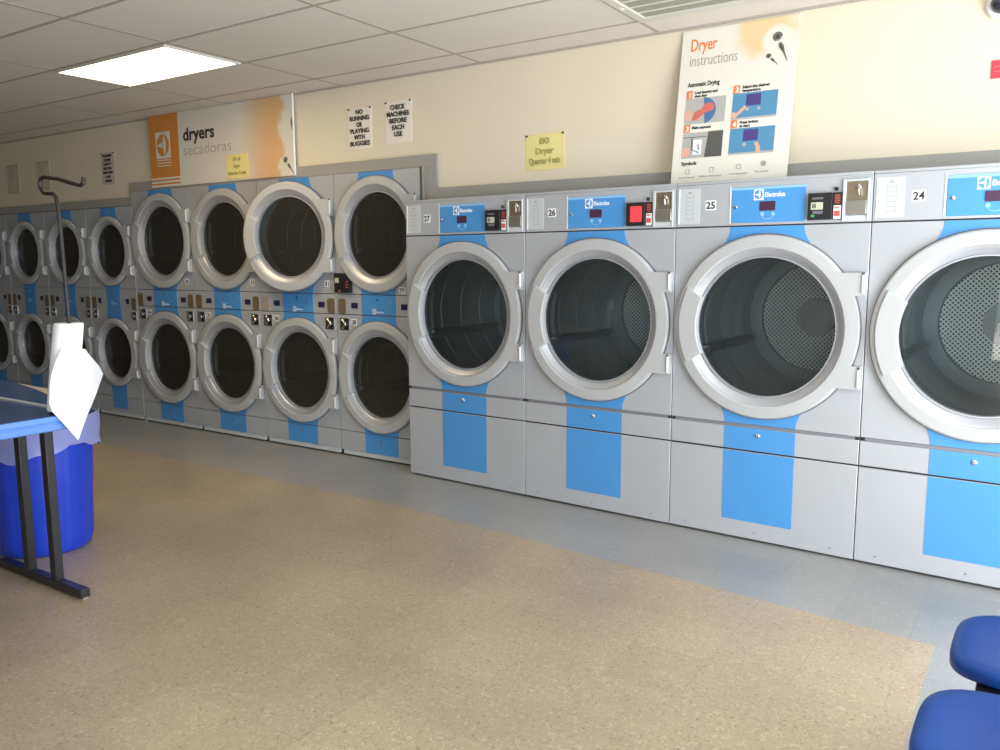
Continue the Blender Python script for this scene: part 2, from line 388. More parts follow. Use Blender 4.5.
def make_door(parent, cx, cz, R, rg, xr, tabs, flat, gl, hx=None):
    """round dryer door; origin on its hinge axis. tabs = (top, top_in, bot_in, bot) heights from centre"""
    H = (hx, -.004, cz); ox, oz = cx - hx, 0.
    mb = MB()
    fr = R - flat
    mb.lathe([(R, .003), (R, -.018), (R-.004, -.026), (R-.011, -.030), (fr+.006, -.033), (fr, -.032), (fr-.004, -.027), (fr-.004, .003)], ox, oz, 96, closed=True)
    # hinge plate
    tt, ti, bi, bt = tabs; q = fr + .012; w = xr - cx
    a1 = math.asin(tt/q); a0 = math.asin(bt/q)
    arc = [(ox + q*math.cos(a0 + (a1-a0)*i/20), q*math.sin(a0 + (a1-a0)*i/20)) for i in range(21)]
    notch = []
    for i in range(11):
        t = i/10; notch.append((ox + w - .048 + .030*math.sin(t*PI), ti + (bi-ti)*t))
    pts = arc + [(ox + w, tt), (ox + w, ti)] + notch + [(ox + w, bi), (ox + w, bt)]
    mb.prism(pts, -.0335, .002)
    d = mb.build('door', M['ring'], parent, loc=H, smooth=9)
    # bezel
    mb = MB(); mb.lathe([(fr-.0045, -.026), (fr-.012, -.023), (rg+.020, -.006), (rg+.009, .008), (rg+.007, .001), (rg+.001, .001), (rg, .012), (rg, .032), (rg+.009, .032), (rg+.011, .012), (rg+.026, .003), (fr-.006, .003)], ox, oz, 96, closed=True)
    mb.build('bezel', M['bezel'], d, smooth=14)
    mb = MB()   # slightly domed pane
    prof = [(rg-.0005, .030), (rg-.0005, .026)] + [(rg*k, .026 - .010*(1-k*k)) for k in (.8, .6, .4, .2)] + [(.001, .016)]
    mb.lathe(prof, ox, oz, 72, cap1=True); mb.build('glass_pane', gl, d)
    mb = MB()   # gasket shadow ring
    mb.lathe([(R+.006, .003), (R+.006, -.005), (R-.004, -.005), (R-.004, .003)], ox, oz, 96, closed=True); mb.build('gasket', M['gasket'], d)
    mb = MB()   # handle
    r0, r1 = rg - .010, R - .42*flat; pts = []
    h = math.radians(27)
    for i in range(13): a = PI - h + 2*h*i/12; pts.append((ox + r1*math.cos(a), r1*math.sin(a)))
    for i in range(13): a = PI + h*.93 - 2*h*.93*i/12; pts.append((ox + r0*math.cos(a), r0*math.sin(a)))
    mb.prism(pts, -.045, -.004); mb.build('handle', M['ring'], d, bevel=.004)
    for z0, z1 in ((ti+.015, tt-.01), (bt+.01, bi-.015)):
        mb = MB(); mb.tube([(ox + w - .008, -.034, z0), (ox + w - .008, -.034, z1)], .008, 10)
        mb.mi = 1; mb.tube([(ox + w - .008, -.034, z1+.002), (ox + w - .008, -.034, z1+.012)], .006, 8)
        mb.build('hinge_pin', [M['pin'], M['black']], d)
    return d

def make_drum(parent, cx, cz, rh, rd, depth):
    mb = MB()
    prof = [(rh, .021), (rh+.004, .05), (rd, .07)]
    for k in range(1, 4):
        y = .07 + (depth-.07)*k/4; prof += [(rd, y-.006), (rd-.006, y), (rd, y+.006)]
    prof += [(rd, depth-.03), (rd-.03, depth)]
    mb.lathe(prof, cx, cz, 72); d = mb.build('drum', M['drum'], parent, recalc=False)
    mb = MB(); mb.lathe([(rd*.74, .004), (rd*.33, .004), (.001, .004)], 0, 0, 72)
    mb.mi = 2; mb.lathe([(rd-.03, 0), (rd*.90, -.004), (rd*.76, -.006), (rd*.74, .004)], 0, 0, 72)
    mb.mi = 1
    mb.lathe([(rd*.265, .003), (rd*.26, -.022), (.001, -.026)], 0, 0, 48)
    for i in range(3): 
        a = PI/2 + i*2*PI/3; mb.lathe([(.018, -.022), (.018, -.036), (.001, -.036)], rd*.2*math.cos(a), rd*.2*math.sin(a), 12)
    mb.build('drum_back', [M['perf'], M['hub'], M['drum']], d, loc=(cx, depth, cz))
    for i in range(3):
        a = math.radians(200 + 120*i); ca, sa = math.cos(a), math.sin(a)
        mb = MB(); w = .03
        def P(r, s_, y): return (cx + ca*r - sa*s_, y, cz + sa*r + ca*s_)
        vs = [P(rd, -w, .10), P(rd, w, .10), P(rd-.07, 0, .13), P(rd, -w, depth-.05), P(rd, w, depth-.05), P(rd-.07, 0, depth-.08)]
        mb.add(vs, [(0, 1, 2), (3, 5, 4), (0, 2, 5, 3), (1, 4, 5, 2), (0, 3, 4, 1)]); mb.build('lifter', M['drum'], d)
    return d

def cabinet_shell(mb, w, z0, z1, depth):
    t = .012
    mb.box(0, t, .02, depth, z0, z1).box(w-t, w, .02, depth, z0, z1)
    mb.box(t, w-t, .02, depth, z1-t, z1).box(t, w-t, .02, depth, z0, z0+t).box(t, w-t, depth-t, depth, z0+t, z1-t)

# ------------------------------------------------------------------ single dryer
SW_ = 1.01716
BW = SW_ - .004
def make_single():
    root = empty('tumble_dryer'); cx, cz, R, rg = .5065, 1.176, .485, .366
    mb = MB(); cabinet_shell(mb, BW, .022, 1.95, 1.18)
    mb.plate_hole(0, BW, .650, 1.7045, cx, cz, rg+.018, 0, .02)
    mb.box(0, BW, .0, .02, 1.935, 1.95)
    cab = mb.build('cabinet', M['body'], root, bevel=.0025)
    MB().box(.01, BW-.01, .06, 1.15, 0.0, .024).build('base_shadow', M['gap'], root)  # black block painting in the shade line under the dryer
    for x in (.06, BW-.06): MB().tube([(x, .045, 0), (x, .045, .022)], .014, 10).build('levelling_foot', M['gasket'], root)
    MB().box(.004, BW-.004, .008, .02, .495, .66).build('seam_shadow', M['gap'], cab); MB().box(.002, BW-.002, .004, .02, 1.70, 1.72).build('seam_shadow', M['gap'], cab)
    mb = MB(); mb.box(.0, BW, .0, .018, 1.7115, 1.9345); cp = mb.build('control_fascia', M['body'], root, bevel=.002)
    # blue control plate
    mb = MB(); mb.box(.316, .700, -.004, 0, 1.724, 1.906)
    pl = mb.build('control_plate', M['blue'], root, bevel=.0015)
    mb = MB(); mb.box(.306, .312, -.003, 0, 1.722, 1.915); mb.build('plate_trim', M['white'], pl); MB().box(.316, .700, -.0055, -.004, 1.893, 1.906).build('plate_trim', M['bluelt'], pl)
    a, c = MB(), MB(); emblem(a, c, .434, 1.838, .052, .056, -.0041)
    a.text('Electrolux', .034, .492, 1.853, -.0041, width=.105, bold=.0006)
    a.build('logo', M['white'], pl); c.build('logo_disc', M['blue'], pl)
    mb = MB(); mb.rbox(.468, .548, -.007, -.004, 1.783, 1.830, .004); mb.build('display', M['maroon'], pl)
    mb = MB(); mb.rbox(.472, .490, -.006, -.004, 1.757, 1.775, .003).rbox(.528, .546, -.006, -.004, 1.757, 1.775, .003)
    for i in range(9):
        t0 = PI + .2 + i*(PI-.4)/9; mb.tube([(.509 + .034*math.cos(t0), -.0045, 1.768 + .028*math.sin(t0)), (.509 + .034*math.cos(t0+.3), -.0045, 1.768 + .028*math.sin(t0+.3))], .0018, 5)
    mb.build('button', M['bluelt'], pl)
    mb = MB(); mb.lathe([(.009, -.004), (.009, -.009), (.006, -.011), (.001, -.011)], .340, 1.806, 16); mb.build('lock', M['chrome'], pl)
    # instruction label
    mb = MB(); mb.rbox(.022, .138, -.002, 0, 1.727, 1.915, .004); lb = mb.build('instruction_label', M['label'], root)
    mb = MB(); mb.box(.014, .021, -.004, 0, 1.727, 1.915); mb.build('label_edge', M['white'], lb)
    mb = MB(); mb.box(.071, .087, -.003, -.002, 1.888, 1.900)
    for z in (1.868, 1.845, 1.822, 1.800, 1.776, 1.752): mb.box(.058, .102, -.0027, -.002, z, z+.0025).box(.058, .061, -.0027, -.002, z, z+.014).box(.099, .102, -.0027, -.002, z, z+.014)
    mb.build('label_print', M['labelink'], lb)
    # coin box
    mb = MB(); mb.box(.879, .893, -.012, 0, 1.716, 1.916).box(.993, 1.0, -.012, 0, 1.716, 1.916).box(.893, .993, -.012, 0, 1.906, 1.916).box(.893, .993, -.008, 0, 1.716, 1.742)
    cb_ = mb.build('coin_box', M['label'], root, bevel=.001)
    mb = MB(); mb.box(.893, .993, -.004, 0, 1.816, 1.906)
    mb.build('coin_slide', M['bronze'], cb_)
    mb = MB(); mb.tube([(.950, -.006, 1.889), (.956, -.020, 1.866), (.956, -.018, 1.838)], .006, 8).rbox(.934, .972, -.008, -.004, 1.872, 1.884, .003); mb.build('coin_lever', M['chrome'], cb_)
    mb = MB(); mb.box(.896, .990, -.012, -.001, 1.748, 1.814); q_ = mb.build('coin_drawer', M['steel'], cb_, bevel=.002)
    # lower parts
    mb = MB(); mb.box(0, BW, .0, .018, .507, .632); lp = mb.build('lint_drawer', M['body'], root, bevel=.003)
    mb = MB(); mb.box(.3145, .6985, -.0015, .001, .5085, .6305); mb.build('drawer_accent', M['blue'], lp)
    mb = MB(); mb.box(.022, BW-.022, .002, .012, .6335, .6485); mb.build('grip_rail', M['rail'], lp)
    mb = MB(); mb.lathe([(.012, 0), (.012, -.006), (.007, -.010), (.001, -.010)], .503, .592, 16); mb.build('drawer_lock', M['chrome'], lp)
    mb = MB(); mb.box(0, BW, .0, .018, .013, .4985); kp = mb.build('base_panel', M['body'], root, bevel=.003)
    mb = MB(); mb.box(.3145, .6985, -.0015, .001, .109, .4965); mb.build('base_accent', M['blue'], kp)
    mb = MB()
    for x in (.10, .50, .90): mb.lathe([(.004, 0), (.004, -.003), (.001, -.003)], x, .05, 8)
    mb.build('screw', M['gasket'], kp)
    mb = MB(); flare(mb, cx, .192, 1.7035, cz, R, .262); mb.build('front_accent', M['blue'], root)
    mb = MB(); flare(mb, cx, .192, .6515, cz, R, .240); mb.build('front_accent', M['blue'], root)
    make_drum(root, cx, cz, rg+.018, .45, .98)
    make_door(root, cx, cz, R, rg, 1.008, (.289, .177, -.170, -.284), .066, M['glass'], hx=.99)
    return root

TH = .049375
BO = Vector((-.028357, -.168629))
def bigpos(k): return (BO.x + math.cos(-TH)*k*SW_, BO.y + math.sin(-TH)*k*SW_, 0)
proto = make_single()
def card_reader(root, scr):
    mb = MB(); mb.rbox(.716, .832, -.022, .0, 1.726, 1.857, .004).box(.832, .876, -.012, .0, 1.726, 1.857); cr = mb.build('card_reader', M['black'], root, bevel=.001)
    if scr == 'red':
        mb = MB(); mb.rbox(.744, .816, -.0245, -.0215, 1.748, 1.836, .006); mb.build('screen', M['redscr'], cr)
    else:
        mb = MB(); mb.rbox(.732, .790, -.0245, -.0215, 1.776, 1.812, .004); s_ = mb.build('screen', M['palescr'], cr)
        mb = MB(); mb.box(.740, .746, -.0255, -.0243, 1.784, 1.804).box(.750, .756, -.0255, -.0243, 1.784, 1.804); mb.build('screen_mark', M['ink'], s_)
        MB().rbox(.742, .790, -.0235, -.0215, 1.755, 1.770, .002).build('key_row', M['gasket'], cr); MB().box(.738, .79, -.0235, -.0215, 1.826, 1.836).build('reader_strip', M['gasket'], cr)
        if scr == 'green':
            mb = MB(); mb.rbox(.733, .750, -.0245, -.0215, 1.740, 1.752, .003); mb.build('key', M['green'], cr)
    mb = MB(); mb.box(.839, .873, -.0135, -.011, 1.728, 1.794); mb.build('card_sticker', M['white'], cr)
    mb = MB(); mb.text('VISA', .014, .842, 1.779, -.0137, width=.028, bold=.0005).mi = 0
    mb.box(.842, .870, -.0148, -.0137, 1.742, 1.768); mb.build('sticker_print', [M['lred']], cr)
    mb = MB()
    for i in range(5): mb.box(.842, .868, -.0135, -.011, 1.805 + i*.009, 1.809 + i*.009)
    mb.build('reader_print', M['lred'], cr)
    mb = MB(); mb.lathe([(.010, 0), (.010, -.010), (.007, -.014), (.001, -.014)], .847, 1.874, 16); mb.build('lock_knob', M['black'], root)
singles = []
spec = [('27', 'pale', 'grey single dryer numbered 27, at the far end of the big front row'),
        ('26', 'red', 'grey single dryer numbered 26, with the glowing red card reader screen'),
        ('25', 'green', 'grey single dryer numbered 25, standing below the Dryer instructions poster'),
        ('24', 'none', 'grey single dryer numbered 24, nearest and cut off by the right edge')]
for k, (num, scr, lab) in enumerate(spec):
    r = proto if k == 0 else copy_tree(proto)
    r.location = bigpos(k); r.rotation_euler = (0, 0, -TH); singles.append(r)
    tag(r, lab, 'dryer', 'big single dryers in the front row')
for k, (num, scr, lab) in enumerate(spec):
    r = singles[k]
    mb = MB(); mb.box(.168, .228, -.0012, 0, 1.797, 1.849); nl = mb.build('number_label', M['white'], r)
    mb = MB(); mb.text(num, .052, .173, 1.805, -.0013, width=.050, bold=.0012); mb.build('number', M['ink'], nl)
    if scr != 'none' or True: card_reader(r, scr if scr != 'none' else 'green')

# ------------------------------------------------------------------ stacked dryers
def make_stack(kind):
    big = kind == 'big'
    if big: W, R, rg, zu, zl, top, hb = .8825, .430, .312, 1.732, .655, 2.196, .173
    else:   W, R, rg, zu, zl, top, hb = .790, .337, .256, 1.650, .657, 2.070, .127
    cx = .445 if big else .395
    w = W - .006
    root = empty('stacked_dryer')
    za, zb, zk = (1.2855, 1.1285, .207) if big else (1.285, .0, .205)
    mb = MB(); cabinet_shell(mb, w, .045, top, 1.0)
    if big:
        mb.plate_hole(0, w, za+.003, top, cx, zu, rg+.018, 0, .02).box(0, w, 0, .02, zb+.003, za-.003)
        mb.plate_hole(0, w, zk+.0025, zb-.003, cx, zl, rg+.018, 0, .02).box(0, w, 0, .02, .052, zk-.0025)
    else:
        mb.plate_hole(0, w, 1.288, top, cx, zu, rg+.018, 0, .02)
        mb.plate_hole(0, w, .208, 1.284, cx, zl, rg+.018, 0, .02).box(0, w, 0, .02, .052, .203)
    cab = mb.build('cabinet', M['body'], root, bevel=.002)
    MB().box(.004, w-.004, .0195, .022, zk-.01, zk+.01).build('seam_shadow', M['gasket'], cab); MB().box(.004, w-.004, .0195, .022, za-.01, za+.01).build('seam_shadow', M['gasket'], cab)
    if big: MB().box(.004, w-.004, .0195, .022, zb-.01, zb+.01).build('seam_shadow', M['gasket'], cab)
    mb = MB(); mb.box(.02, w-.02, .004, .03, .014, .050); mb.build('plinth', M['label'], root, bevel=.002)
    MB().box(.004, w-.004, .03, .98, 0.0, .047).build('base_shadow', M['gap'], root)  # black fill for the shaded gap below the plinth
    # blue accents
    def fa(zf, zc, h, hf):
        mb = MB(); flare(mb, cx, h, zf, zc, R, hf); mb.build('front_accent', M['blue'], root)
    fa(top-.001, zu, hb, hb+.035)
    if big:
        fa(za+.004, zu, hb, hb+.035); fa(zb-.004, zl, hb, hb+.035); fa(zk+.004, zl, hb, hb+.035)
        MB().box(cx-hb, cx+hb, -.0025, -.0003, .054, zk-.0035).build('front_accent', M['blue'], root)
    else:
        fa(1.15, zu, hb*.86, hb+.012); fa(1.1501, zl, hb*.86, hb+.012)
        MB().box(cx-hb, cx+hb, -.0023, -.0003, .09, .335).build('front_accent', M['blue'], root)
    if big:
        mb = MB(); mb.box(cx-hb, cx+hb, -.005, 0, zb+.005, za-.004); pl = mb.build('control_plate', M['blue'], root)
        a, c = MB(), MB(); emblem(a, c, cx-.060, 1.138, .036, .040, -.0052)
        a.text('Electrolux', .022, cx-.018, 1.148, -.0052, width=.072)
        a.build('logo', M['white'], pl); c.build('logo_disc', M['blue'], pl)
        mb = MB()
        for i in range(9): mb.box(cx-.11+i*.026, cx-.098+i*.026, -.0056, -.005, 1.186 + .006*math.sin(i*1.3), 1.190 + .006*math.sin(i*1.3))
        mb.build('plate_print', M['bluelt'], pl); MB().box(cx+.135, cx+.138, -.0056, -.005, 1.205, 1.255).build('plate_print', M['bluelt'], pl)
        mb = MB(); mb.lathe([(.009, -.005), (.009, -.011), (.001, -.012)], cx, 1.247, 12); mb.build('lock', M['chrome'], pl)
        zd0, zd1, zs0, zs1 = 1.177, 1.221, 1.131, 1.249
        xs = [(.157, .226), (.676, .744)]; sl = [(.016, .094), (.778, .852)]; co = [(.030, .130, 1.006, 1.099), (.752, .846, 1.006, 1.099)]
    else:
        mb = MB(); mb.lathe([(.010, -.0025), (.010, -.011), (.001, -.012)], cx, 1.236, 12); mb.build('lock', M['chrome'], root)
        a, c = MB(), MB(); emblem(a, c, cx-.050, 1.125, .034, .040, -.0027); a.text('Electrolux', .020, cx-.012, 1.134, -.0027, width=.06)
        a.build('logo', M['bluelt'], root); c.build('logo_disc', M['blue'], root)
        xs = [(.130, .180), (.604, .654)]; sl = [(.024, .092), (.698, .766)]; co = [(.022, .104, .985, 1.065), (.686, .768, .985, 1.065)]
        zd0, zd1, zs0, zs1 = 1.140, 1.190, 1.082, 1.200
    for x0, x1 in xs:
        mb = MB(); mb.rbox(x0, x1, -.004, 0, zd0, zd1, .004); mb.build('display', M['navy'], root)
    for x0, x1 in sl:
        mb = MB(); mb.rbox(x0, x1, -.005, 0, zs0, zs1, .018); mb.build('keypad', M['brown'], root)
    for x0, x1, z0, z1 in co:
        mb = MB(); mb.box(x0, x1, -.006, 0, z0, z1).mi = 1
        mb.box(x0+(x1-x0)*.42, x1-.004, -.008, -.006, z0+.004, z1-.004).mi = 0
        xm = (x0+x1)/2; zm = (z0+z1)/2
        mb.lathe([(.018, -.006), (.018, -.020), (.012, -.026), (.001, -.026)], xm+.01, zm, 16)
        mb.tube([(xm-.02, -.012, z1-.012), (xm+.012, -.016, zm+.01), (xm-.02, -.012, z0+.012)], .006, 6)
        mb.build('coin_slot', [M['chrome'], M['black']], root)
    mb = MB(); mb.lathe([(.012, 0), (.012, -.006), (.001, -.008)], cx, .152 if big else .175, 14); mb.build('panel_lock', M['chrome'], root)
    hx = w - .012
    for z in (zu, zl):
        make_drum(root, cx, z, rg+.018, rg+.05, .72)
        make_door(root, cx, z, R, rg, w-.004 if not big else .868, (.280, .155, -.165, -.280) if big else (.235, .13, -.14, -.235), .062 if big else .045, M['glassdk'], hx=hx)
    return root
def num_label(root, txt, x, z, h=.05):
    mb = MB(); mb.box(x, x+.058, -.0012, 0, z, z+h); nl = mb.build('number_label', M['white'], root)
    mb = MB(); mb.text(txt, h*.95, x+.006, z+.008, -.0013, width=.046, bold=.001); mb.build('number', M['ink'], nl)

st0 = make_stack('big')
bs = [st0] + [copy_tree(st0) for _ in range(3)]
bl = ['grey stacked dryer under the orange band of the dryers sign',
      'grey stacked dryer with shut doors, just left of the one with an open door',
      'grey stacked dryer with its upper round door hanging open',
      'grey stacked dryer partly hidden behind dryer 27, with a black card reader']
for k, r in enumerate(bs):
    r.location = (-3.53 + .8825*k, 0, 0)
    if k == 3: r.scale = (.9655, 1, 1)
    tag(r, bl[k], 'dryer', 'taller stacked dryers along the wall')
for k, (lo, up) in enumerate((('34', '35'), ('32', '33'), ('30', '31'), ('28', '29'))):
    num_label(bs[k], lo, .150, 1.046); num_label(bs[k], up, .655 if k == 3 else .748, 1.298 if k == 3 else 1.340)
# open door of the third stack
d = find(bs[2], 'door', 0)
d.rotation_euler = (0, 0, math.radians(11)); d['label'] = 'round door swung open'
mb = MB(); mb.lathe([(.425, -.0022), (.342, -.0022), (.342, .0005), (.425, .0005)], .445, 1.732, 96, closed=True); mb.build('door_seat', M['blue'], bs[2])
mb = MB(); mb.lathe([(.342, .002), (.342, -.008), (.330, -.008), (.330, .002)], .445, 1.732, 96, closed=True); mb.build('opening_rim', M['ring'], bs[2])
# card reader between the third and fourth stacks
mb = MB(); mb.rbox(.003, .172, -.030, 0, 1.296, 1.446, .004); cr = mb.build('card_reader', M['black'], bs[3])
mb = MB(); mb.box(.012, .052, -.032, -.0295, 1.372, 1.410); mb.build('screen', M['palescr'], cr)
mb = MB()
for i in range(3): mb.box(.130, .152, -.032, -.0295, 1.335 + i*.022, 1.343 + i*.022)
mb.box(.05, .07, -.032, -.0295, 1.305, 1.315); mb.build('reader_print', M['lred'], cr)
# worn keypad on the left of the third stack
wk = find(bs[2], 'keypad', 0); wk.data = wk.data.copy(); wk.data.materials[0] = M['taupe']; wk['label'] = 'worn pinkish keypad'
ss0 = make_stack('small')
sm = [ss0] + [copy_tree(ss0) for _ in range(3)]
sl_ = ['short grey stacked dryer touching the left end of the taller row',
       'short grey stacked dryer behind the hooked rod',
       'short grey stacked dryer just left of the hooked rod',
       'short grey stacked dryer cut off by the left edge of the photo']
for k, r in enumerate(sm):
    r.location = (-3.536 - .79*(k+1), 0, 0); tag(r, sl_[k], 'dryer', 'shorter stacked dryers at the far left')

# ------------------------------------------------------------------ room
XL, XR_, YF, ZC, WY = -8.6, 5.6, -7.2, 2.847, .03
mb = MB(); mb.box(XL-.1, XR_+.1, YF-.1, 1.4, -.1, 0); struct(mb.build('floor', M['floor'], smooth=0))
mb = MB(); mb.box(XL-.1, XR_+.1, YF-.1, 1.4, ZC, ZC+.1); struct(mb.build('ceiling', M['ceil'], smooth=0))
# cream wall over the machines
mb = MB(); mb.box(XL, -3.55, WY, WY+.12, 2.09, ZC).box(-3.55, .112, WY, WY+.12, 2.21, ZC).box(.112, XR_, WY, WY+.12, 1.975, ZC)
mb.box(XL, XR_, 1.25, 1.35, 0, ZC).box(XL, -6.72, WY, WY+.12, 0, 2.09)
mb.box(4.15, XR_, WY, WY+.12, 0, 1.975)
struct(mb.build('wall_back', M['cream'], smooth=0))
# grey bulkhead boards round the machines
mb = MB(); mb.box(-3.553, .114, .006, .029, 2.199, 2.280); struct(mb.build('trim_1', M['bulk']))
mb = MB(); mb.box(.054, .114, .006, .029, 1.960, 2.199); struct(mb.build('trim_2', M['bulk']))
mb = MB(); mb.box(.114, XR_, .006, .029, 1.960, 2.045); struct(mb.build('trim_3', M['bulk']))
mb = MB(); mb.box(XL, -3.553, .006, .029, 2.075, 2.150); struct(mb.build('trim_4', M['bulk']))
mb = MB(); mb.box(-.022, .054, .010, .029, 1.960, 2.199); struct(mb.build('trim_5', M['ventdk']))
mb = MB(); mb.box(-.005, .020, -.012, .010, 1.960, 2.205); struct(mb.build('trim_6', M['frameal']))
mb = MB(); mb.box(-3.553, -3.533, .004, .03, .0, 2.199); struct(mb.build('trim_7', M['bulk']))
# side walls with shop windows
def wall_with_openings(name, axis, pos, a0, a1, holes, inward):
    mb = MB()
    xs = sorted({a0, a1} | {h[0] for h in holes} | {h[1] for h in holes})
    for i in range(len(xs)-1):
        u0, u1 = xs[i], xs[i+1]; hs = [h for h in holes if h[0] <= u0+1e-6 and h[1] >= u1-1e-6]
        segs = [(0, ZC)] if not hs else [(0, hs[0][2]), (hs[0][3], ZC)]
        for z0, z1 in segs:
            if z1 - z0 < 1e-4: continue
            if axis == 'x': mb.box(pos, pos+.12, u0, u1, z0, z1)
            else: mb.box(u0, u1, pos-.12, pos, z0, z1)
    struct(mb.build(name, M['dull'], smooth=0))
HR = [(-6.9, -4.3, .12, 2.6), (-4.0, -1.0, .12, 2.6)]
HF = [(2.6, 5.2, .12, 2.6)]
wall_with_openings('wall_right', 'x', XR_, YF, 1.4, HR, -1)
wall_with_openings('wall_front', 'y', YF, XL, XR_, HF, 1)
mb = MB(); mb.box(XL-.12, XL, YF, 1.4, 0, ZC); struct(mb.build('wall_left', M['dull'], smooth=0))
wn_ = 1
for (u0, u1, z0, z1), ax in [(h, 'x') for h in HR] + [(h, 'y') for h in HF[:1]]:
    mb = MB(); t = .05; um = (u0+u1)/2
    rects = [(u0, u0+t, z0, z1), (u1-t, u1, z0, z1), (u0, u1, z0, z0+t), (u0, u1, z1-t, z1), (um-t/2, um+t/2, z0, z1)]
    for a, b_, c, d_ in rects:
        if ax == 'x': mb.box(XR_+.03, XR_+.09, a, b_, c, d_)
        else: mb.box(a, b_, YF-.09, YF-.03, c, d_)
    wf = struct(mb.build('window_%d' % wn_, M['frameal'])); wn_ += 1
    mb = MB()
    if ax == 'x': mb.box(XR_+.055, XR_+.061, u0+t, u1-t, z0+t, z1-t)
    else: mb.box(u0+t, u1-t, YF-.061, YF-.055, z0+t, z1-t)
    mb.build('pane', M['pane'], wf)
# ground outside
mb = MB(); mb.box(-30, 30, -40, YF-.13, -.16, -.12).box(XR_+.13, 30, -7.3, 20, -.16, -.12); struct(mb.build('trim_8', M['pavement'], smooth=0))

# ceiling grid
mb = MB(); GX = [-2.06 + 1.27*k for k in range(-5, 7)]; GY = [-.25 - .61*k for k in range(0, 12)]
for x in GX:
    if XL < x < XR_: mb.box(x-.011, x+.011, YF, WY, ZC-.0015, ZC+.001)
for y in GY:
    if y > YF: mb.box(XL, XR_, y-.011, y+.011, ZC-.002, ZC+.001)
struct(mb.build('trim_9', M['tbar'], smooth=0))
mb = MB(); mb.box(XL, XR_, WY-.016, WY+.001, ZC-.012, ZC); struct(mb.build('trim_10', M['tbar'], smooth=0))

# ceiling lights
def ceiling_light(x0, x1, y0, y1, lab, group=None):
    r = empty('ceiling_light', ((x0+x1)/2, (y0+y1)/2, ZC))
    a, b_ = (x1-x0)/2, (y1-y0)/2
    mb = MB()
    mb.box(-a, a, -b_, -b_+.018, -.010, -.001).box(-a, a, b_-.018, b_, -.010, -.001).box(-a, -a+.018, -b_+.018, b_-.018, -.010, -.001).box(a-.018, a, -b_+.018, b_-.018, -.010, -.001)
    mb.build('frame', M['ventw'], r)
    mb = MB(); mb.box(-a+.018, a-.018, -b_+.018, b_-.018, -.006, -.001); mb.build('diffuser', M['diffuser'], r)
    tag(r, lab, 'ceiling light'); return r
ceiling_light(-2.085, -.835, -1.449, -.871, 'lit rectangular fluorescent panel in the white tiled ceiling')

# air vent
v = empty('ceiling_vent', (1.765, -.86, ZC)); tag(v, 'white metal air vent with long slats in the ceiling near the wall', 'air vent')
mb = MB(); mb.box(0, 1.24, 0, .03, -.014, -.001).box(0, 1.24, .545, .60, -.014, -.001).box(0, .05, .03, .545, -.014, -.001).box(1.19, 1.24, .03, .545, -.014, -.001); mb.build('frame', M['ventw'], v, bevel=.002)
mb = MB(); mb.box(.05, 1.19, .03, .545, -.003, -.001); mb.build('grille_backing', M['ventdk'], v)
for i in range(4):
    mb = MB(); y = .13 + i*.105; mb.box(.05, 1.19, y, y+.006, -.009, -.003); mb.build('slat', M['ventw'], v)
mb = MB()
for q in (.09, .30): mb.lathe([(.012, 0), (.001, .001)], 0, 0, 4) if False else mb.box(.016, .034, q, q+.018, -.018, -.014)
mb.build('screw', M['white'], v)

# ------------------------------------------------------------------ signs on the wall
# dryers sign
sg = empty('wall_sign', (-3.18, .004, 2.216)); tag(sg, 'wide dryers secadoras sign with an orange end band, standing on top of the stacked dryers', 'sign')
sw, sh = 1.880, .628
mb = MB(); mb.box(.425, sw, -.012, 0, 0, sh); mb.build('sign_board', M['signprint'], sg, smooth=0)
mb = MB(); mb.prism([(0, 0), (.425, 0), (.425, sh), (-.006, sh)], -.012, 0); ob = mb.build('orange_band', M['orange'], sg, smooth=0)
mb = MB()
for z, h in ((.0, .018), (.034, .017), (.066, .016)): mb.box(-.001, .4251, -.0135, -.0118, z, z+h)
for z in (.180, .205, .230): mb.box(.096, .304, -.0132, -.0118, z, z+.008)
a, c = mb, MB(); emblem(a, c, .092, .250, .212, .232, -.0122)
a.build('band_print', M['board'], ob); c.build('emblem_disc', M['orange'], ob)
mb = MB(); mb.text('dryers', .150, .492, .380, -.0122, width=.425, bold=.004); mb.build('lettering', M['ink'], sg)
mb = MB(); mb.text('secadoras', .130, .490, .252, -.0122, width=.635, bold=-.001); mb.build('lettering', M['ltgreytx'], sg)
def flower(mb, x, z, s, y, ang=-60):
    c, q = math.cos(math.radians(ang)), math.sin(math.radians(ang))
    for i in range(12):
        a = 2*PI*i/12; mb.tube([(x, y, z), (x + s*.16*math.cos(a), y, z + s*.16*math.sin(a))], s*.020, 5)
    mb.tube([(x + s*.16*math.cos(2*PI*i/10), y, z + s*.16*math.sin(2*PI*i/10)) for i in range(8)], s*.016, 5)
    mb.tube([(x + c*s*.28, y, z + q*s*.28), (x + c*s*.42, y, z + q*s*.42), (x + c*s*.62, y, z + q*s*.62), (x + c*s*.98, y, z + q*s*1.0)], [s*.05, s*.085, s*.035, s*.012], 6)
mb = MB(); flower(mb, 1.785, .125, .15, -.0125, -50); mb.build('flower_print', M['picdark'], sg)
mb = MB(); mb.tube([(1.868, -.0125, .445), (1.872, -.0125, .40), (1.874, -.0125, .35)], [.003, .008, .002], 5); mb.build('flower_print', M['picdark'], sg)
mb = MB(); mb.box(sw, sw+.006, -.014, 0, 0, sh); mb.build('edge_strip', M['white'], sg)

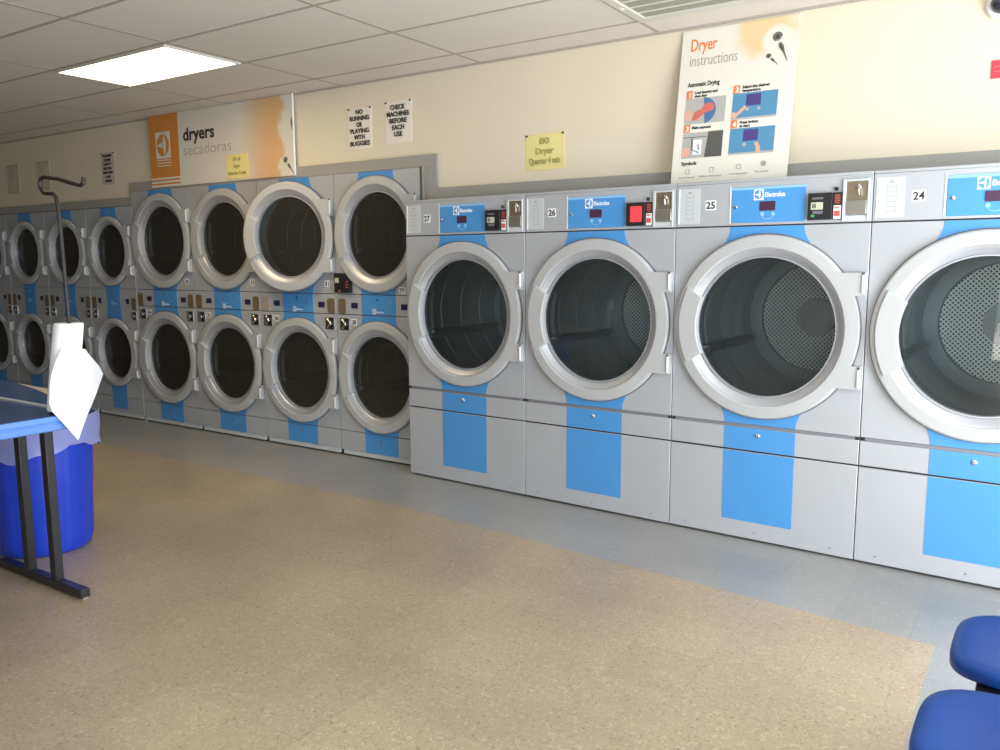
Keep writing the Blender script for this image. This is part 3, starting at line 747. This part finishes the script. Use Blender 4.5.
# poster
A0, A1 = Vector((1.905, -.120, 1.9515)), Vector((2.550, -.120, 1.9515)); T0 = Vector((1.905, WY-.005, 2.822))
exv = (A1 - A0).normalized(); up0 = (T0 - A0); up = (up0 - exv*up0.dot(exv)); ph = up.length; up.normalize(); nn = up.cross(exv)
ps = bpy.data.objects.new('poster', None); COL.objects.link(ps)
ps.matrix_world = Matrix(((exv.x, nn.x, up.x, A0.x), (exv.y, nn.y, up.y, A0.y), (exv.z, nn.z, up.z, A0.z), (0, 0, 0, 1)))
tag(ps, 'tall white Dryer instructions poster leaning on the wall above dryer 25', 'poster')
pw = .648

k = ph/.885
mb = MB(); mb.box(0, pw, -.004, .004, 0, ph); mb.build('poster_board', M['posterprint'], ps, smooth=0)
yb = -.0042
def T(s): return (s + .030)*k
mb = MB(); mb.text('Dryer', .098, .052, T(.735), yb, width=.150, bold=.0008); mb.build('lettering', M['orangetx'], ps)
mb = MB(); mb.text('instructions', .092, .052, T(.648), yb, width=.272, bold=-.0012); mb.build('lettering', M['greytx'], ps)
for t_, sz, x_, z_, w_ in (('Automatic Drying', .036, .055, .530, .185), ('Load laundry and', .021, .100, .487, .13), ('close door', .021, .100, .467, .075), ('Select the desired', .021, .372, .487, .145), ('temperature', .021, .372, .467, .10), ('Make payment', .021, .100, .287, .11), ('Press button', .021, .372, .292, .10), ('to start', .021, .372, .272, .058), ('Symbols', .028, .056, .083, .088)):
    MB().text(t_, sz, x_, T(z_), yb, width=w_, bold=.0008).build('lettering', M['ink'], ps)
for t_, x_, z_, w_ in (('Not heated', .045, .008, .09), ('Medium temperature', .165, .010, .125), ('Low temperature', .335, .014, .10), ('No tumble', .475, .018, .075)):
    MB().text(t_, .014, x_, T(z_), yb, width=w_).build('lettering', M['greytx'], ps)
for x, z in ((.095, .038), (.235, .042), (.387, .048)):
    mb = MB(); mb.tube([(x + .015*math.cos(PI/4 + i*PI/2), yb-.001, T(z) + .016*math.sin(PI/4 + i*PI/2) + .008) for i in range(5)], .0018, 5); mb.build('symbol_print', M['greytx'], ps)
mb = MB(); mb.lathe([(.015, yb), (.015, yb-.0015), (.001, yb-.0015)], .520, T(.052)+.012, 16); mb.build('symbol_print', M['greytx'], ps)
for i, (x, z) in enumerate(((.052, .462), (.322, .462), (.052, .270), (.322, .270))):
    mb = MB(); mb.box(x, x+.036, yb-.0012, yb, T(z), T(z+.045)); nb = mb.build('step_number_tag', M['orangetx'], ps)
    mb = MB(); mb.text(str(i+1), .040, x+.011, T(z+.007), yb-.0014, bold=.001); mb.build('step_number', M['white'], nb)
def pic(x, z, bg, w=.232, h=.145):
    mb = MB(); mb.box(x, x+w, yb-.0006, yb, T(z), T(z+h)); return mb.build('picture', bg, ps)
# 1: laundry going into a door
p = pic(.052, .316, M['picgrey'])
mb = MB(); n = 20; c_x, c_z = .205, T(.388)
pts = [(c_x-.05 + .075*math.cos(-1.35 + 2.9*i/n), c_z + .075*math.sin(-1.35 + 2.9*i/n)) for i in range(n+1)]
mb.prism(pts, yb-.0016, yb-.0008); mb.build('picture_shape', M['picdeep'], p)
mb = MB(); mb.prism([(.095, T(.335)), (.125, T(.338)), (.17, T(.375)), (.215, T(.385)), (.222, T(.410)), (.20, T(.432)), (.165, T(.425)), (.150, T(.398)), (.11, T(.385))], yb-.0024, yb-.0018); mb.build('picture_shape', M['picred'], p)
mb = MB(); mb.prism([(.052, T(.340)), (.09, T(.335)), (.10, T(.375)), (.075, T(.40)), (.052, T(.395))], yb-.0024, yb-.0018); mb.build('picture_shape', M['picskin'], p)
# 2 and 4: finger at the blue panel
for z, hand in ((.316, 0), (.122, 1)):
    p = pic(.322, z, M['picblue'], .245)
    mb = MB(); mb.rbox(.398, .478, yb-.0016, yb-.0007, T(z+.072), T(z+.135), .004); mb.build('picture_shape', M['picviolet'], p)
    mb = MB(); mb.box(.322, .567, yb-.0016, yb-.0007, T(z), T(z+.010)).box(.398, .415, yb-.0016, yb-.0007, T(z+.045), T(z+.062)).box(.461, .478, yb-.0016, yb-.0007, T(z+.045), T(z+.062)); mb.build('picture_shape', M['picgrey'], p)
    mb = MB()
    if hand == 0: mb.prism([(.322, T(z+.012)), (.345, T(z+.010)), (.400, T(z+.060)), (.398, T(z+.074)), (.388, T(z+.074)), (.350, T(z+.038)), (.322, T(z+.045))], yb-.0026, yb-.0018)
    else: mb.prism([(.474, T(z+.004)), (.500, T(z+.004)), (.492, T(z+.040)), (.480, T(z+.064)), (.470, T(z+.062)), (.468, T(z+.05))], yb-.0026, yb-.0018)
    mb.build('picture_shape', M['picskin'], p)
# 3: paying
p = pic(.052, .122, M['picgrey'])
mb = MB(); mb.prism([(.185, T(.122)), (.284, T(.122)), (.284, T(.267)), (.200, T(.267))], yb-.0016, yb-.0007); mb.tube([(.108, yb-.002, T(.232)), (.112, yb-.002, T(.165)), (.135, yb-.002, T(.160)), (.150, yb-.002, T(.148))], .003, 5).tube([(.145, yb-.002, T(.20)), (.150, yb-.002, T(.165))], .0025, 5); mb.box(.052, .19, yb-.0012, yb-.0006, T(.238), T(.242)); mb.build('picture_shape', M['picdark'], p)
mb = MB(); mb.box(.115, .165, yb-.0012, yb-.0006, T(.14), T(.225)); mb.build('picture_shape', M['white'], p)
mb = MB(); mb.prism([(.052, T(.128)), (.082, T(.128)), (.098, T(.150)), (.094, T(.178)), (.07, T(.185)), (.052, T(.165))], yb-.0024, yb-.0018); mb.build('picture_shape', M['picskin'], p)
mb = MB(); flower(mb, .540, T(.748), .150, yb-.001, -66); mb.build('flower_print', M['picdark'], ps)
mb = MB(); flower(mb, .500, T(.648), .080, yb-.001, -45); mb.build('flower_print', M['picdark'], ps)

# paper notices
def notice(name, x0, x1, z0, z1, lines, lab, cat='notice', mat='paper', ink='ink', tilt=0, size=.036, group=None, widths=None, z_first=None, step=None, corner=True):
    r = empty(name, (x0, WY-.0009, z0)); r.rotation_euler = (0, tilt, 0); w, h = x1-x0, z1-z0
    nx, nz = 7, 9; mb = MB(); vs = []
    for j in range(nz):
        for i in range(nx):
            u, v_ = i/(nx-1), j/(nz-1); y = -.002 - .004*abs(math.sin(u*5 + v_*7))*u*(1-u)*4
            vs.append((u*w, y, v_*h))
    fs = [(j*nx+i, j*nx+i+1, (j+1)*nx+i+1, (j+1)*nx+i) for j in range(nz-1) for i in range(nx-1)]
    o = len(vs); vs2 = [(x, .001, z) for x, y, z in vs]
    mb.add(vs + vs2, fs + [tuple(o+q for q in reversed(f)) for f in fs] + [(i, o+i, o+i+1, i+1) for i in range(nx-1)] + [((nz-1)*nx+i, (nz-1)*nx+i+1, o+(nz-1)*nx+i+1, o+(nz-1)*nx+i) for i in range(nx-1)] + [(j*nx, (j+1)*nx, o+(j+1)*nx, o+j*nx) for j in range(nz-1)] + [(j*nx+nx-1, o+j*nx+nx-1, o+(j+1)*nx+nx-1, (j+1)*nx+nx-1) for j in range(nz-1)])
    sh_ = mb.build('sheet', M[mat], r)
    mb = MB(); st = step or h/(len(lines)+.6); zt = z_first if z_first is not None else h - st
    for i, t in enumerate(lines):
        ww = (widths[i] if widths else min(.80, .11*len(t)))*w
        mb.text(t, size, w/2 - ww/2, zt - i*st, -.0075, width=ww, bold=.0014)
    mb.build('lettering', M[ink], r)
    if corner:
        for cx_, cz_ in ((.01, h-.006), (w-.01, h-.006)):
            mb = MB(); mb.lathe([(.007, -.003), (.006, -.010), (.001, -.011)], cx_, cz_, 10); mb.build('pin', M['ink'], r)
    tag(r, lab, cat, group); return r
notice('paper_notice', -.738, -.502, 2.367, 2.668, ['NO', 'RUNNING', 'OR', 'PLAYING', 'WITH', 'BUGGIES'], 'white paper reading NO RUNNING OR PLAYING WITH BUGGIES, pinned to the wall', size=.046, widths=[.30, .82, .24, .78, .46, .84])
notice('paper_notice', -.368, -.121, 2.384, 2.677, ['CHECK', 'MACHINES', 'BEFORE', 'EACH', 'USE'], 'white paper reading CHECK MACHINES BEFORE EACH USE, pinned to the wall', size=.046, widths=[.56, .84, .66, .46, .32], z_first=.235, step=.047)
notice('paper_notice', .838, 1.128, 2.115, 2.340, ['80', 'Dryer', 'Quarter 4 min'], 'yellow handwritten paper pinned to the cream wall above dryer 26', mat='yellow', ink='pencil', size=.055, widths=[.26, .46, .80], tilt=-.01)
notice('paper_notice', -2.118, -1.836, 2.230, 2.432, ['50 #', 'Dryer', 'Quarter 5 min'], 'yellow handwritten paper stuck over the lower part of the dryers secadoras sign', mat='yellow', ink='pencil', size=.040, widths=[.36, .28, .82], corner=False).location.y = -.0115
notice('paper_notice', -4.030, -3.805, 2.290, 2.590, ['PLEASE', 'CLEAN', 'LINT', 'FILTER', 'BEFORE', 'USE', 'DRYER'], 'pale notice of many dark lines on the wall left of the dryers sign', mat='wallpaper_note', ink='ink', size=.030, widths=[.66, .5, .6, .62, .72, .38, .5])
notice('paper_notice', -5.221, -4.985, 2.30, 2.588, ['', ''], 'faded blank looking notice on the wall behind the bent hook of the rod', mat='wallpaper_note', ink='ltgreytx', size=.03, corner=False)
notice('paper_notice', -5.850, -5.600, 2.293, 2.600, ['', ''], 'faded notice highest at the far left end of the wall', mat='wallpaper_note', ink='ltgreytx', size=.03, corner=False)
for nm in [o for o in bpy.data.objects if o.type == 'EMPTY' and o.name.startswith('paper_notice') and 'faded' in o.get('label', '')]:
    w = .24; h = .29
    mb = MB(); mb.box(.0, w, -.0065, -.004, h-.012, h).box(0, .006, -.0065, -.004, 0, h).box(w-.006, w, -.0065, -.004, 0, h).box(0, w, -.0065, -.004, 0, .008)
    for i in range(4): mb.box(.07, .16, -.0065, -.004, .15+.03*i, .157+.03*i)
    mb.build('printed_border', M['ltgreytx'], nm)
    for ch in [c for c in nm.children if c.name.startswith('lettering')]: bpy.data.objects.remove(ch)
rs = empty('wall_sign', (3.449, WY-.002, 2.380)); tag(rs, 'small red sign on the cream wall at the right edge, under the camera', 'sign')
mb = MB(); mb.box(0, .30, -.004, 0, 0, .083); mb.build('sign_board', M['redsign'], rs)
mb = MB(); mb.box(.012, .29, -.0046, -.004, .030, .034).box(.012, .29, -.0046, -.004, .052, .056); mb.build('sign_print', M['picred'], rs)
# security camera
sc_ = empty('security_camera', (3.475, WY+.0005, 2.712)); tag(sc_, 'dark dome security camera on a white base high on the wall', 'camera')
mb = MB(); mb.lathe([(.050, 0), (.062, -.004), (.066, -.018), (.058, -.030), (.045, -.032)], 0, 0, 32, cap0=True, cap1=True); mb.build('base', M['white'], sc_)
mb = MB(); mb.lathe([(.046, -.030), (.046, -.042)] + [(.046*math.cos(i*PI/16), -.042 - .042*math.sin(i*PI/16)) for i in range(1, 8)] + [(.001, -.084)], 0, 0, 32); mb.build('dome', M['dome'], sc_)

# ------------------------------------------------------------------ tables, bin, rod
def table_top(mbt, mbe, x0, x1, y0, y1, z0, z1, r=.05):
    pts = []
    for cx_, cy_, a0 in ((x1-r, y1-r, 0), (x0+r, y1-r, PI/2), (x0+r, y0+r, PI), (x1-r, y0+r, 1.5*PI)):
        for i in range(6): a = a0 + PI/2*i/5; pts.append((cx_, cy_, a))
    e = .012
    mbt.prismz([(cx_ + (r-e)*math.cos(a), cy_ + (r-e)*math.sin(a)) for cx_, cy_, a in pts], z0+.01, z1+.001)
    prof = [(r-e, z1+.0), (r-.004, z1), (r, z1-.006), (r, z1-.022), (r-.005, z1-.027), (r-.005, z1-.031), (r, z1-.036), (r, z0+.006), (r-.006, z0), (r-e-.01, z0)]
    vs = []; n = len(pts)
    for q, z in prof:
        for cx_, cy_, a in pts: vs.append((cx_ + q*math.cos(a), cy_ + q*math.sin(a), z))
    mbe.add(vs, [(j*n+i, j*n+(i+1) % n, (j+1)*n+(i+1) % n, (j+1)*n+i) for j in range(len(prof)-1) for i in range(n)])
t1 = empty('folding_table', (-.20, -3.55, 0)); tag(t1, 'blue topped folding table on black steel legs, its corner under the paper roll', 'table')
a, e_ = MB(), MB(); table_top(a, e_, -.365, .352, -.85, .858, .795, .86)
a.build('tabletop', M['tbl'], t1); e_.build('edge_moulding', M['tbledge'], t1, recalc=True)
for fy in (.82, -.65):
    f = MB().box(-.375, .376, fy-.022, fy+.022, .008, .048).build('foot', M['tube'], t1, bevel=.003)
    for x in (-.365, .366): MB().box(x-.012, x+.008, fy-.012, fy+.012, 0, .009).build('foot_pad', M['steel'], f)
    for x in (-.105, .140): MB().box(x-.024, x+.024, fy-.020, fy+.020, .047, .80).build('leg', M['tube'], t1, bevel=.003)
t2 = empty('folding_table', (-1.60, -2.52, 0)); tag(t2, 'dark blue topped table with a beige edge, behind the nearer folding table', 'table')
mb = MB(); mb.prismz([(-.9, -.160), (1.50, -.165), (1.42, -.02), (1.15, .13), (-.9, .235)], .80, .8615)
mb.build('tabletop', M['cream_edge'], t2)
mb = MB(); mb.prismz([(-.88, -.150), (1.50, -.155), (1.16, .015), (.90, .085), (.50, .165), (-.88, .21)], .8615, .864); mb.build('blue_surface', M['tbl'], t2)
mb = MB(); mb.box(-.88, 1.50, -.163, -.155, .850, .868); mb.build('edge_strip', M['white'], t2)
for x in (-.7, -.35):
    MB().box(x-.024, x+.024, -.02, .02, .03, .80).build('leg', M['tube'], t2)
MB().box(-.8, -.2, -.022, .022, .0, .04).build('foot', M['tube'], t2)

bn = empty('trash_can', (-.725, -2.44, 0)); bn.scale = (.94, .94, .985); tag(bn, 'round royal blue plastic trash can under the folding tables', 'trash can')
mb = MB()
fl_ = lambda a, z: 1 + (.028 if (math.sin(a*9) > .35 and .04 < z < .58) else 0)
mb.lathez([(.225, .0), (.242, .012), (.248, .05), (.252, .07), (.280, .58), (.286, .61), (.292, .615), (.294, .69), (.306, .695), (.310, .715), (.302, .722), (.290, .715), (.270, .40), (.236, .03), (.001, .025)], 0, 0, 132, cap0=True, fr=fl_)
mb.build('bin_body', M['can'], bn, smooth=30)
ln_ = MB(); random.seed(3); nn_ = 96
prof = [(.280, .58), (.288, .70), (.306, .738), (.322, .728), (.324, .66), (.318, .60), (.322, .570)]
ph_ = [random.uniform(0, 6.28) for _ in range(8)]
def frl(a, z):
    return 1 + .012*math.sin(a*7+ph_[0]+z*9) + .009*math.sin(a*13+ph_[1]-z*20) + .006*math.sin(a*23+ph_[2]+z*30)
ln_.lathez(prof, 0, 0, nn_, fr=frl)
for i, (x, y, z) in enumerate(ln_.v):
    if z < .60: ln_.v[i] = (x, y, z + .030*math.sin(math.atan2(y, x)*3+1) + .012*math.sin(math.atan2(y, x)*9))
ln_.build('bin_liner', M['liner'], bn)

# hooked rod and paper roll on the table corner
rd_ = empty('hooked_rod', (.07, -2.725, .861)); tag(rd_, 'thin dark metal rod with a bent hook on top, rising from the paper roll', 'rod')
O_ = Vector((.07, -2.725, .861))
HOOK = [(.072,-2.722,.868), (.10,-2.712,1.0), (.138,-2.703,1.15), (.154,-2.70,1.262), (.150,-2.70,1.40), (.145,-2.70,1.55), (.1400,-2.70,1.70), (.132,-2.70,1.785), (.124,-2.70,1.815), (.108,-2.70,1.829), (.045,-2.70,1.833), (.024,-2.70,1.838), (.006,-2.70,1.855), (.001,-2.70,1.880), (.012,-2.70,1.899), (.040,-2.70,1.904), (.15,-2.70,1.890), (.285,-2.70,1.860), (.325,-2.70,1.853), (.345,-2.70,1.862), (.352,-2.70,1.888)]
mb = MB(); mb.tube([Vector(p) - O_ for p in HOOK], .0085, 10); mb.build('rod', M['rod'], rd_)
mb = MB(); mb.lathez([(.045, 0), (.045, .008), (.012, .012)], 0, 0, 24, cap0=True, cap1=True); mb.build('base', M['rod'], rd_)
rl = empty('paper_roll', (.084, -2.722, .874)); tag(rl, 'white paper roll with a loose hanging sheet, on the rod at the table corner', 'paper roll')
ax = Vector((.153-.084, .020, .392)); nn_ = 40; mb = MB(); vs = []
radii = [(0, .061), (.02, .064), (.5, .0635), (.98, .061), (1, .058), (1, .020), (.97, .018), (.03, .018), (0, .02)]
for t, r in radii:
    for i in range(nn_): a = 2*PI*i/nn_; vs.append((ax.x*t + r*math.cos(a), ax.y*t + r*math.sin(a), ax.z*t))
kk = len(radii)
mb.add(vs, [(j*nn_+i, j*nn_+(i+1) % nn_, ((j+1) % kk)*nn_+(i+1) % nn_, ((j+1) % kk)*nn_+i) for j in range(kk) for i in range(nn_)])
mb.build('roll', M['towel'], rl)
SHEET = [[(0.1921,-2.761,1.1582),(0.1983,-2.7518,1.1577),(0.2045,-2.7425,1.1572),(0.2109,-2.7333,1.1567),(0.2176,-2.7243,1.1563),(0.225,-2.7156,1.1559),(0.2331,-2.7073,1.1556),(0.2422,-2.6995,1.1554),(0.2522,-2.6923,1.1553)],[(0.1808,-2.7748,1.1282),(0.1901,-2.7623,1.1275),(0.1988,-2.7495,1.1268),(0.2075,-2.7366,1.1261),(0.2169,-2.724,1.1254),(0.2276,-2.7121,1.1249),(0.2399,-2.7011,1.1245),(0.2541,-2.6911,1.1244),(0.2702,-2.6822,1.1245)],[(0.1675,-2.7884,1.0849),(0.1819,-2.7716,1.084),(0.1944,-2.7537,1.0829),(0.2067,-2.7356,1.0818),(0.2207,-2.7183,1.0809),(0.2376,-2.7026,1.0803),(0.2583,-2.6889,1.0802),(0.2825,-2.6773,1.0805),(0.3096,-2.6673,1.0812)],[(0.1579,-2.7969,1.05),(0.1756,-2.7783,1.0491),(0.1903,-2.758,1.0478),(0.2044,-2.7373,1.0464),(0.2206,-2.7176,1.0453),(0.2408,-2.7,1.0447),(0.266,-2.6852,1.0448),(0.2955,-2.6729,1.0455),(0.3277,-2.6622,1.0465)],[(0.1502,-2.8028,1.006),(0.1683,-2.7855,1.0052),(0.1831,-2.7663,1.004),(0.1966,-2.7464,1.0025),(0.2111,-2.7269,1.0012),(0.2289,-2.709,1.0004),(0.251,-2.6935,1.0001),(0.2775,-2.6806,1.0006),(0.3074,-2.6696,1.0016)],[(0.1457,-2.806,0.9618),(0.1632,-2.79,0.9611),(0.1775,-2.7722,0.9599),(0.1902,-2.7535,0.9585),(0.2034,-2.7349,0.9571),(0.2189,-2.7174,0.956),(0.2379,-2.7019,0.9555),(0.2609,-2.6886,0.9556),(0.2875,-2.6774,0.9564)],[(0.1421,-2.8085,0.9175),(0.1584,-2.7938,0.9168),(0.172,-2.7777,0.9157),(0.1839,-2.7606,0.9143),(0.1957,-2.7434,0.9129),(0.2089,-2.7268,0.9117),(0.2247,-2.7116,0.9109),(0.2438,-2.6982,0.9107),(0.2662,-2.6867,0.911)],[(0.15,-2.8014,0.8815),(0.1624,-2.7884,0.8807),(0.1732,-2.7744,0.8796),(0.1831,-2.7599,0.8783),(0.1931,-2.7454,0.8771),(0.204,-2.7313,0.8759),(0.2167,-2.7181,0.8751),(0.2316,-2.7061,0.8747),(0.249,-2.6954,0.8748)],[(0.1675,-2.7807,0.8442),(0.1747,-2.7705,0.8433),(0.1817,-2.7602,0.8423),(0.1887,-2.7499,0.8414),(0.1962,-2.7397,0.8405),(0.2043,-2.7299,0.8397),(0.2134,-2.7206,0.8392),(0.2236,-2.7119,0.8388),(0.235,-2.7038,0.8387)],[(0.1819,-2.7581,0.806),(0.1861,-2.752,0.8054),(0.1904,-2.746,0.8049),(0.1948,-2.74,0.8043),(0.1996,-2.7342,0.8039),(0.2046,-2.7286,0.8034),(0.21,-2.7231,0.8031),(0.2158,-2.7179,0.8028),(0.222,-2.7129,0.8026)],[(0.1924,-2.7422,0.7773),(0.1947,-2.7392,0.7771),(0.1972,-2.7362,0.7768),(0.1997,-2.7333,0.7766),(0.2023,-2.7304,0.7763),(0.205,-2.7276,0.7761),(0.2078,-2.7248,0.776),(0.2108,-2.722,0.7758),(0.2138,-2.7193,0.7757)],[(0.2029,-2.7292,0.7513),(0.2033,-2.7288,0.7512),(0.2038,-2.7283,0.7512),(0.2042,-2.7279,0.7512),(0.2046,-2.7274,0.7511),(0.2051,-2.727,0.7511),(0.2055,-2.7266,0.7511),(0.2059,-2.7261,0.751),(0.2064,-2.7257,0.751)]]
mb = MB(); nu, nv = len(SHEET[0]), len(SHEET); vs = []
O2 = Vector((.084, -2.722, .874))
for off in (0, .0015):
    for row in SHEET:
        for p in row: vs.append(Vector(p) - O2 + Vector((-.555, .832, 0))*off)
q = nu*nv
fs = [(j*nu+i, j*nu+i+1, (j+1)*nu+i+1, (j+1)*nu+i) for j in range(nv-1) for i in range(nu-1)]
mb.add(vs, fs + [tuple(q+i for i in reversed(f)) for f in fs] + [(i, i+1, q+i+1, q+i) for i in range(nu-1)] + [((nv-1)*nu+i+1, (nv-1)*nu+i, q+(nv-1)*nu+i, q+(nv-1)*nu+i+1) for i in range(nu-1)] + [(j*nu, (j+1)*nu, q+(j+1)*nu, q+j*nu)[::-1] for j in range(nv-1)] + [(j*nu+nu-1, (j+1)*nu+nu-1, q+(j+1)*nu+nu-1, q+j*nu+nu-1) for j in range(nv-1)])
mb.build('loose_sheet', M['towel'], rl, smooth=60)

# ------------------------------------------------------------------ beam seating at the right
bs_ = empty('beam_seating', (3.83, -2.36, 0)); tag(bs_, 'joined pair of royal blue plastic seats on a black beam, bottom right corner', 'seating')
def shell(mb, cx_, cy_, hx_, hy_, z, n=56, back=False):
    ks = [0, .25, .5, .7, .84, .93, .985, 1.0, 1.0, .985]
    zs = [-.028, -.026, -.018, -.008, -.001, .0, -.006, -.018, -.036, -.040]
    vs = []; ex = 3.6
    for k_, dz in zip(ks, zs):
        for i in range(n):
            a = 2*PI*i/n; c, s_ = math.cos(a), math.sin(a)
            ux = math.copysign(abs(c)**(2/ex), c)*hx_*k_; uy = math.copysign(abs(s_)**(2/ex), s_)*hy_*k_
            if back: vs.append((cx_ - (dz) + .18*(uy/hy_*0+ (ux)), cy_ + uy, z + ux))
            else: vs.append((cx_ + ux, cy_ + uy, z + dz - .012*max(0, -ux/hx_)**3))
    m_ = len(ks); fs = [(j*n+i, j*n+(i+1) % n, (j+1)*n+(i+1) % n, (j+1)*n+i) for j in range(1, m_-1) for i in range(n)] + [(i, (i+1) % n, n+(i+1) % n, n+i) for i in range(n)]
    fs += [[(m_-1)*n+i for i in range(n)]]
    mb.add(vs, fs)
for cy_, sx0 in ((.300, -.010), (-.246, -.042)):
    mb = MB(); shell(mb, sx0, cy_, .225, .224, .455); mb.build('seat', M['seat'], bs_, smooth=60)
    mb = MB(); shell(mb, .23, cy_, .20, .225, .72, back=True); mb.build('backrest', M['seat'], bs_, smooth=60)
    mb = MB(); mb.tube([(-.10, cy_-.12, .400), (.15, cy_-.12, .41), (.19, cy_-.12, .50), (.215, cy_-.12, .62)], .011, 8).tube([(-.10, cy_+.12, .400), (.15, cy_+.12, .41), (.19, cy_+.12, .50), (.215, cy_+.12, .62)], .011, 8)
    mb.build('seat_bracket', M['tube'], bs_)
MB().box(-.16, -.10, -.50, .50, .345, .400).build('beam', M['tube'], bs_, bevel=.004)
for y in (-.36, .36):
    MB().box(-.15, -.11, y-.02, y+.02, .04, .36).build('leg', M['tube'], bs_, bevel=.003)
    MB().box(-.20, .20, y-.025, y+.025, 0, .04).build('foot', M['tube'], bs_, bevel=.004)

# ------------------------------------------------------------------ light
def area(name, loc, rot, sx_, sy_, power, col):
    l = bpy.data.lights.new(name, 'AREA'); l.shape = 'RECTANGLE'; l.size = sx_; l.size_y = sy_; l.energy = power; l.color = col
    o = bpy.data.objects.new(name, l); COL.objects.link(o); o.location = loc; o.rotation_euler = rot
    return o
DAY = (.76, .88, 1.0)
area('daylight_window_1', (XR_-.01, -5.6, 1.36), (0, PI/2, 0), 2.4, 2.5, 62, DAY)
area('daylight_window_2', (XR_-.01, -2.5, 1.36), (0, PI/2, 0), 2.4, 2.9, 300, DAY)
area('daylight_window_4', (3.9, YF+.01, 1.36), (PI/2, 0, 0), 2.5, 2.4, 52, DAY)
area('ceiling_fill_1', (XR_-.02, -2.5, .55), (0, PI/2+.75, 0), 1.0, 2.9, 165, (1, .88, .74))  # added fill lamp at the unseen window, aimed up to brighten the ceiling
area('ceiling_fill_2', (3.9, YF+.02, .55), (PI/2+.75, 0, 0), 2.5, 1.0, 75, (1, .88, .74))  # second added ceiling fill, at the front window
area('fluorescent_tubes', (-1.425, -1.16, ZC-.02), (0, 0, 0), 1.15, .5, 16, (1, .70, .38))
wd = bpy.data.worlds.new('world'); S.world = wd; wd.use_nodes = True
bg = wd.node_tree.nodes['Background']; bg.inputs['Color'].default_value = (.80, .90, 1, 1); bg.inputs['Strength'].default_value = 1.5

# ------------------------------------------------------------------ camera
f, yaw, pitch, roll, cx_, cy_, cz_ = 824.362, .58815937, .13566233, -.00464951, 3.7640637, -4.677553, 1.523058
cy2, sy2, cp, sp = math.cos(yaw), math.sin(yaw), math.cos(pitch), math.sin(pitch)
dv = Vector((-sy2*cp, cy2*cp, -sp)); rv = Vector((cy2, sy2, 0)); uv = rv.cross(dv)
r2 = rv*math.cos(roll) + uv*math.sin(roll); u2 = -rv*math.sin(roll) + uv*math.cos(roll)
cam = bpy.data.cameras.new('camera'); co_ = bpy.data.objects.new('camera', cam); COL.objects.link(co_)
cam.sensor_fit = 'HORIZONTAL'; cam.sensor_width = 36; cam.lens = f*36/1000; cam.clip_start = .05; cam.clip_end = 100
co_.matrix_world = Matrix(((r2.x, u2.x, -dv.x, cx_), (r2.y, u2.y, -dv.y, cy_), (r2.z, u2.z, -dv.z, cz_), (0, 0, 0, 1)))
S.camera = co_
S.view_settings.view_transform = 'Standard'; S.view_settings.look = 'None'; S.view_settings.gamma = 1
S.view_settings.use_curve_mapping = False; S.view_settings.exposure = -0.22
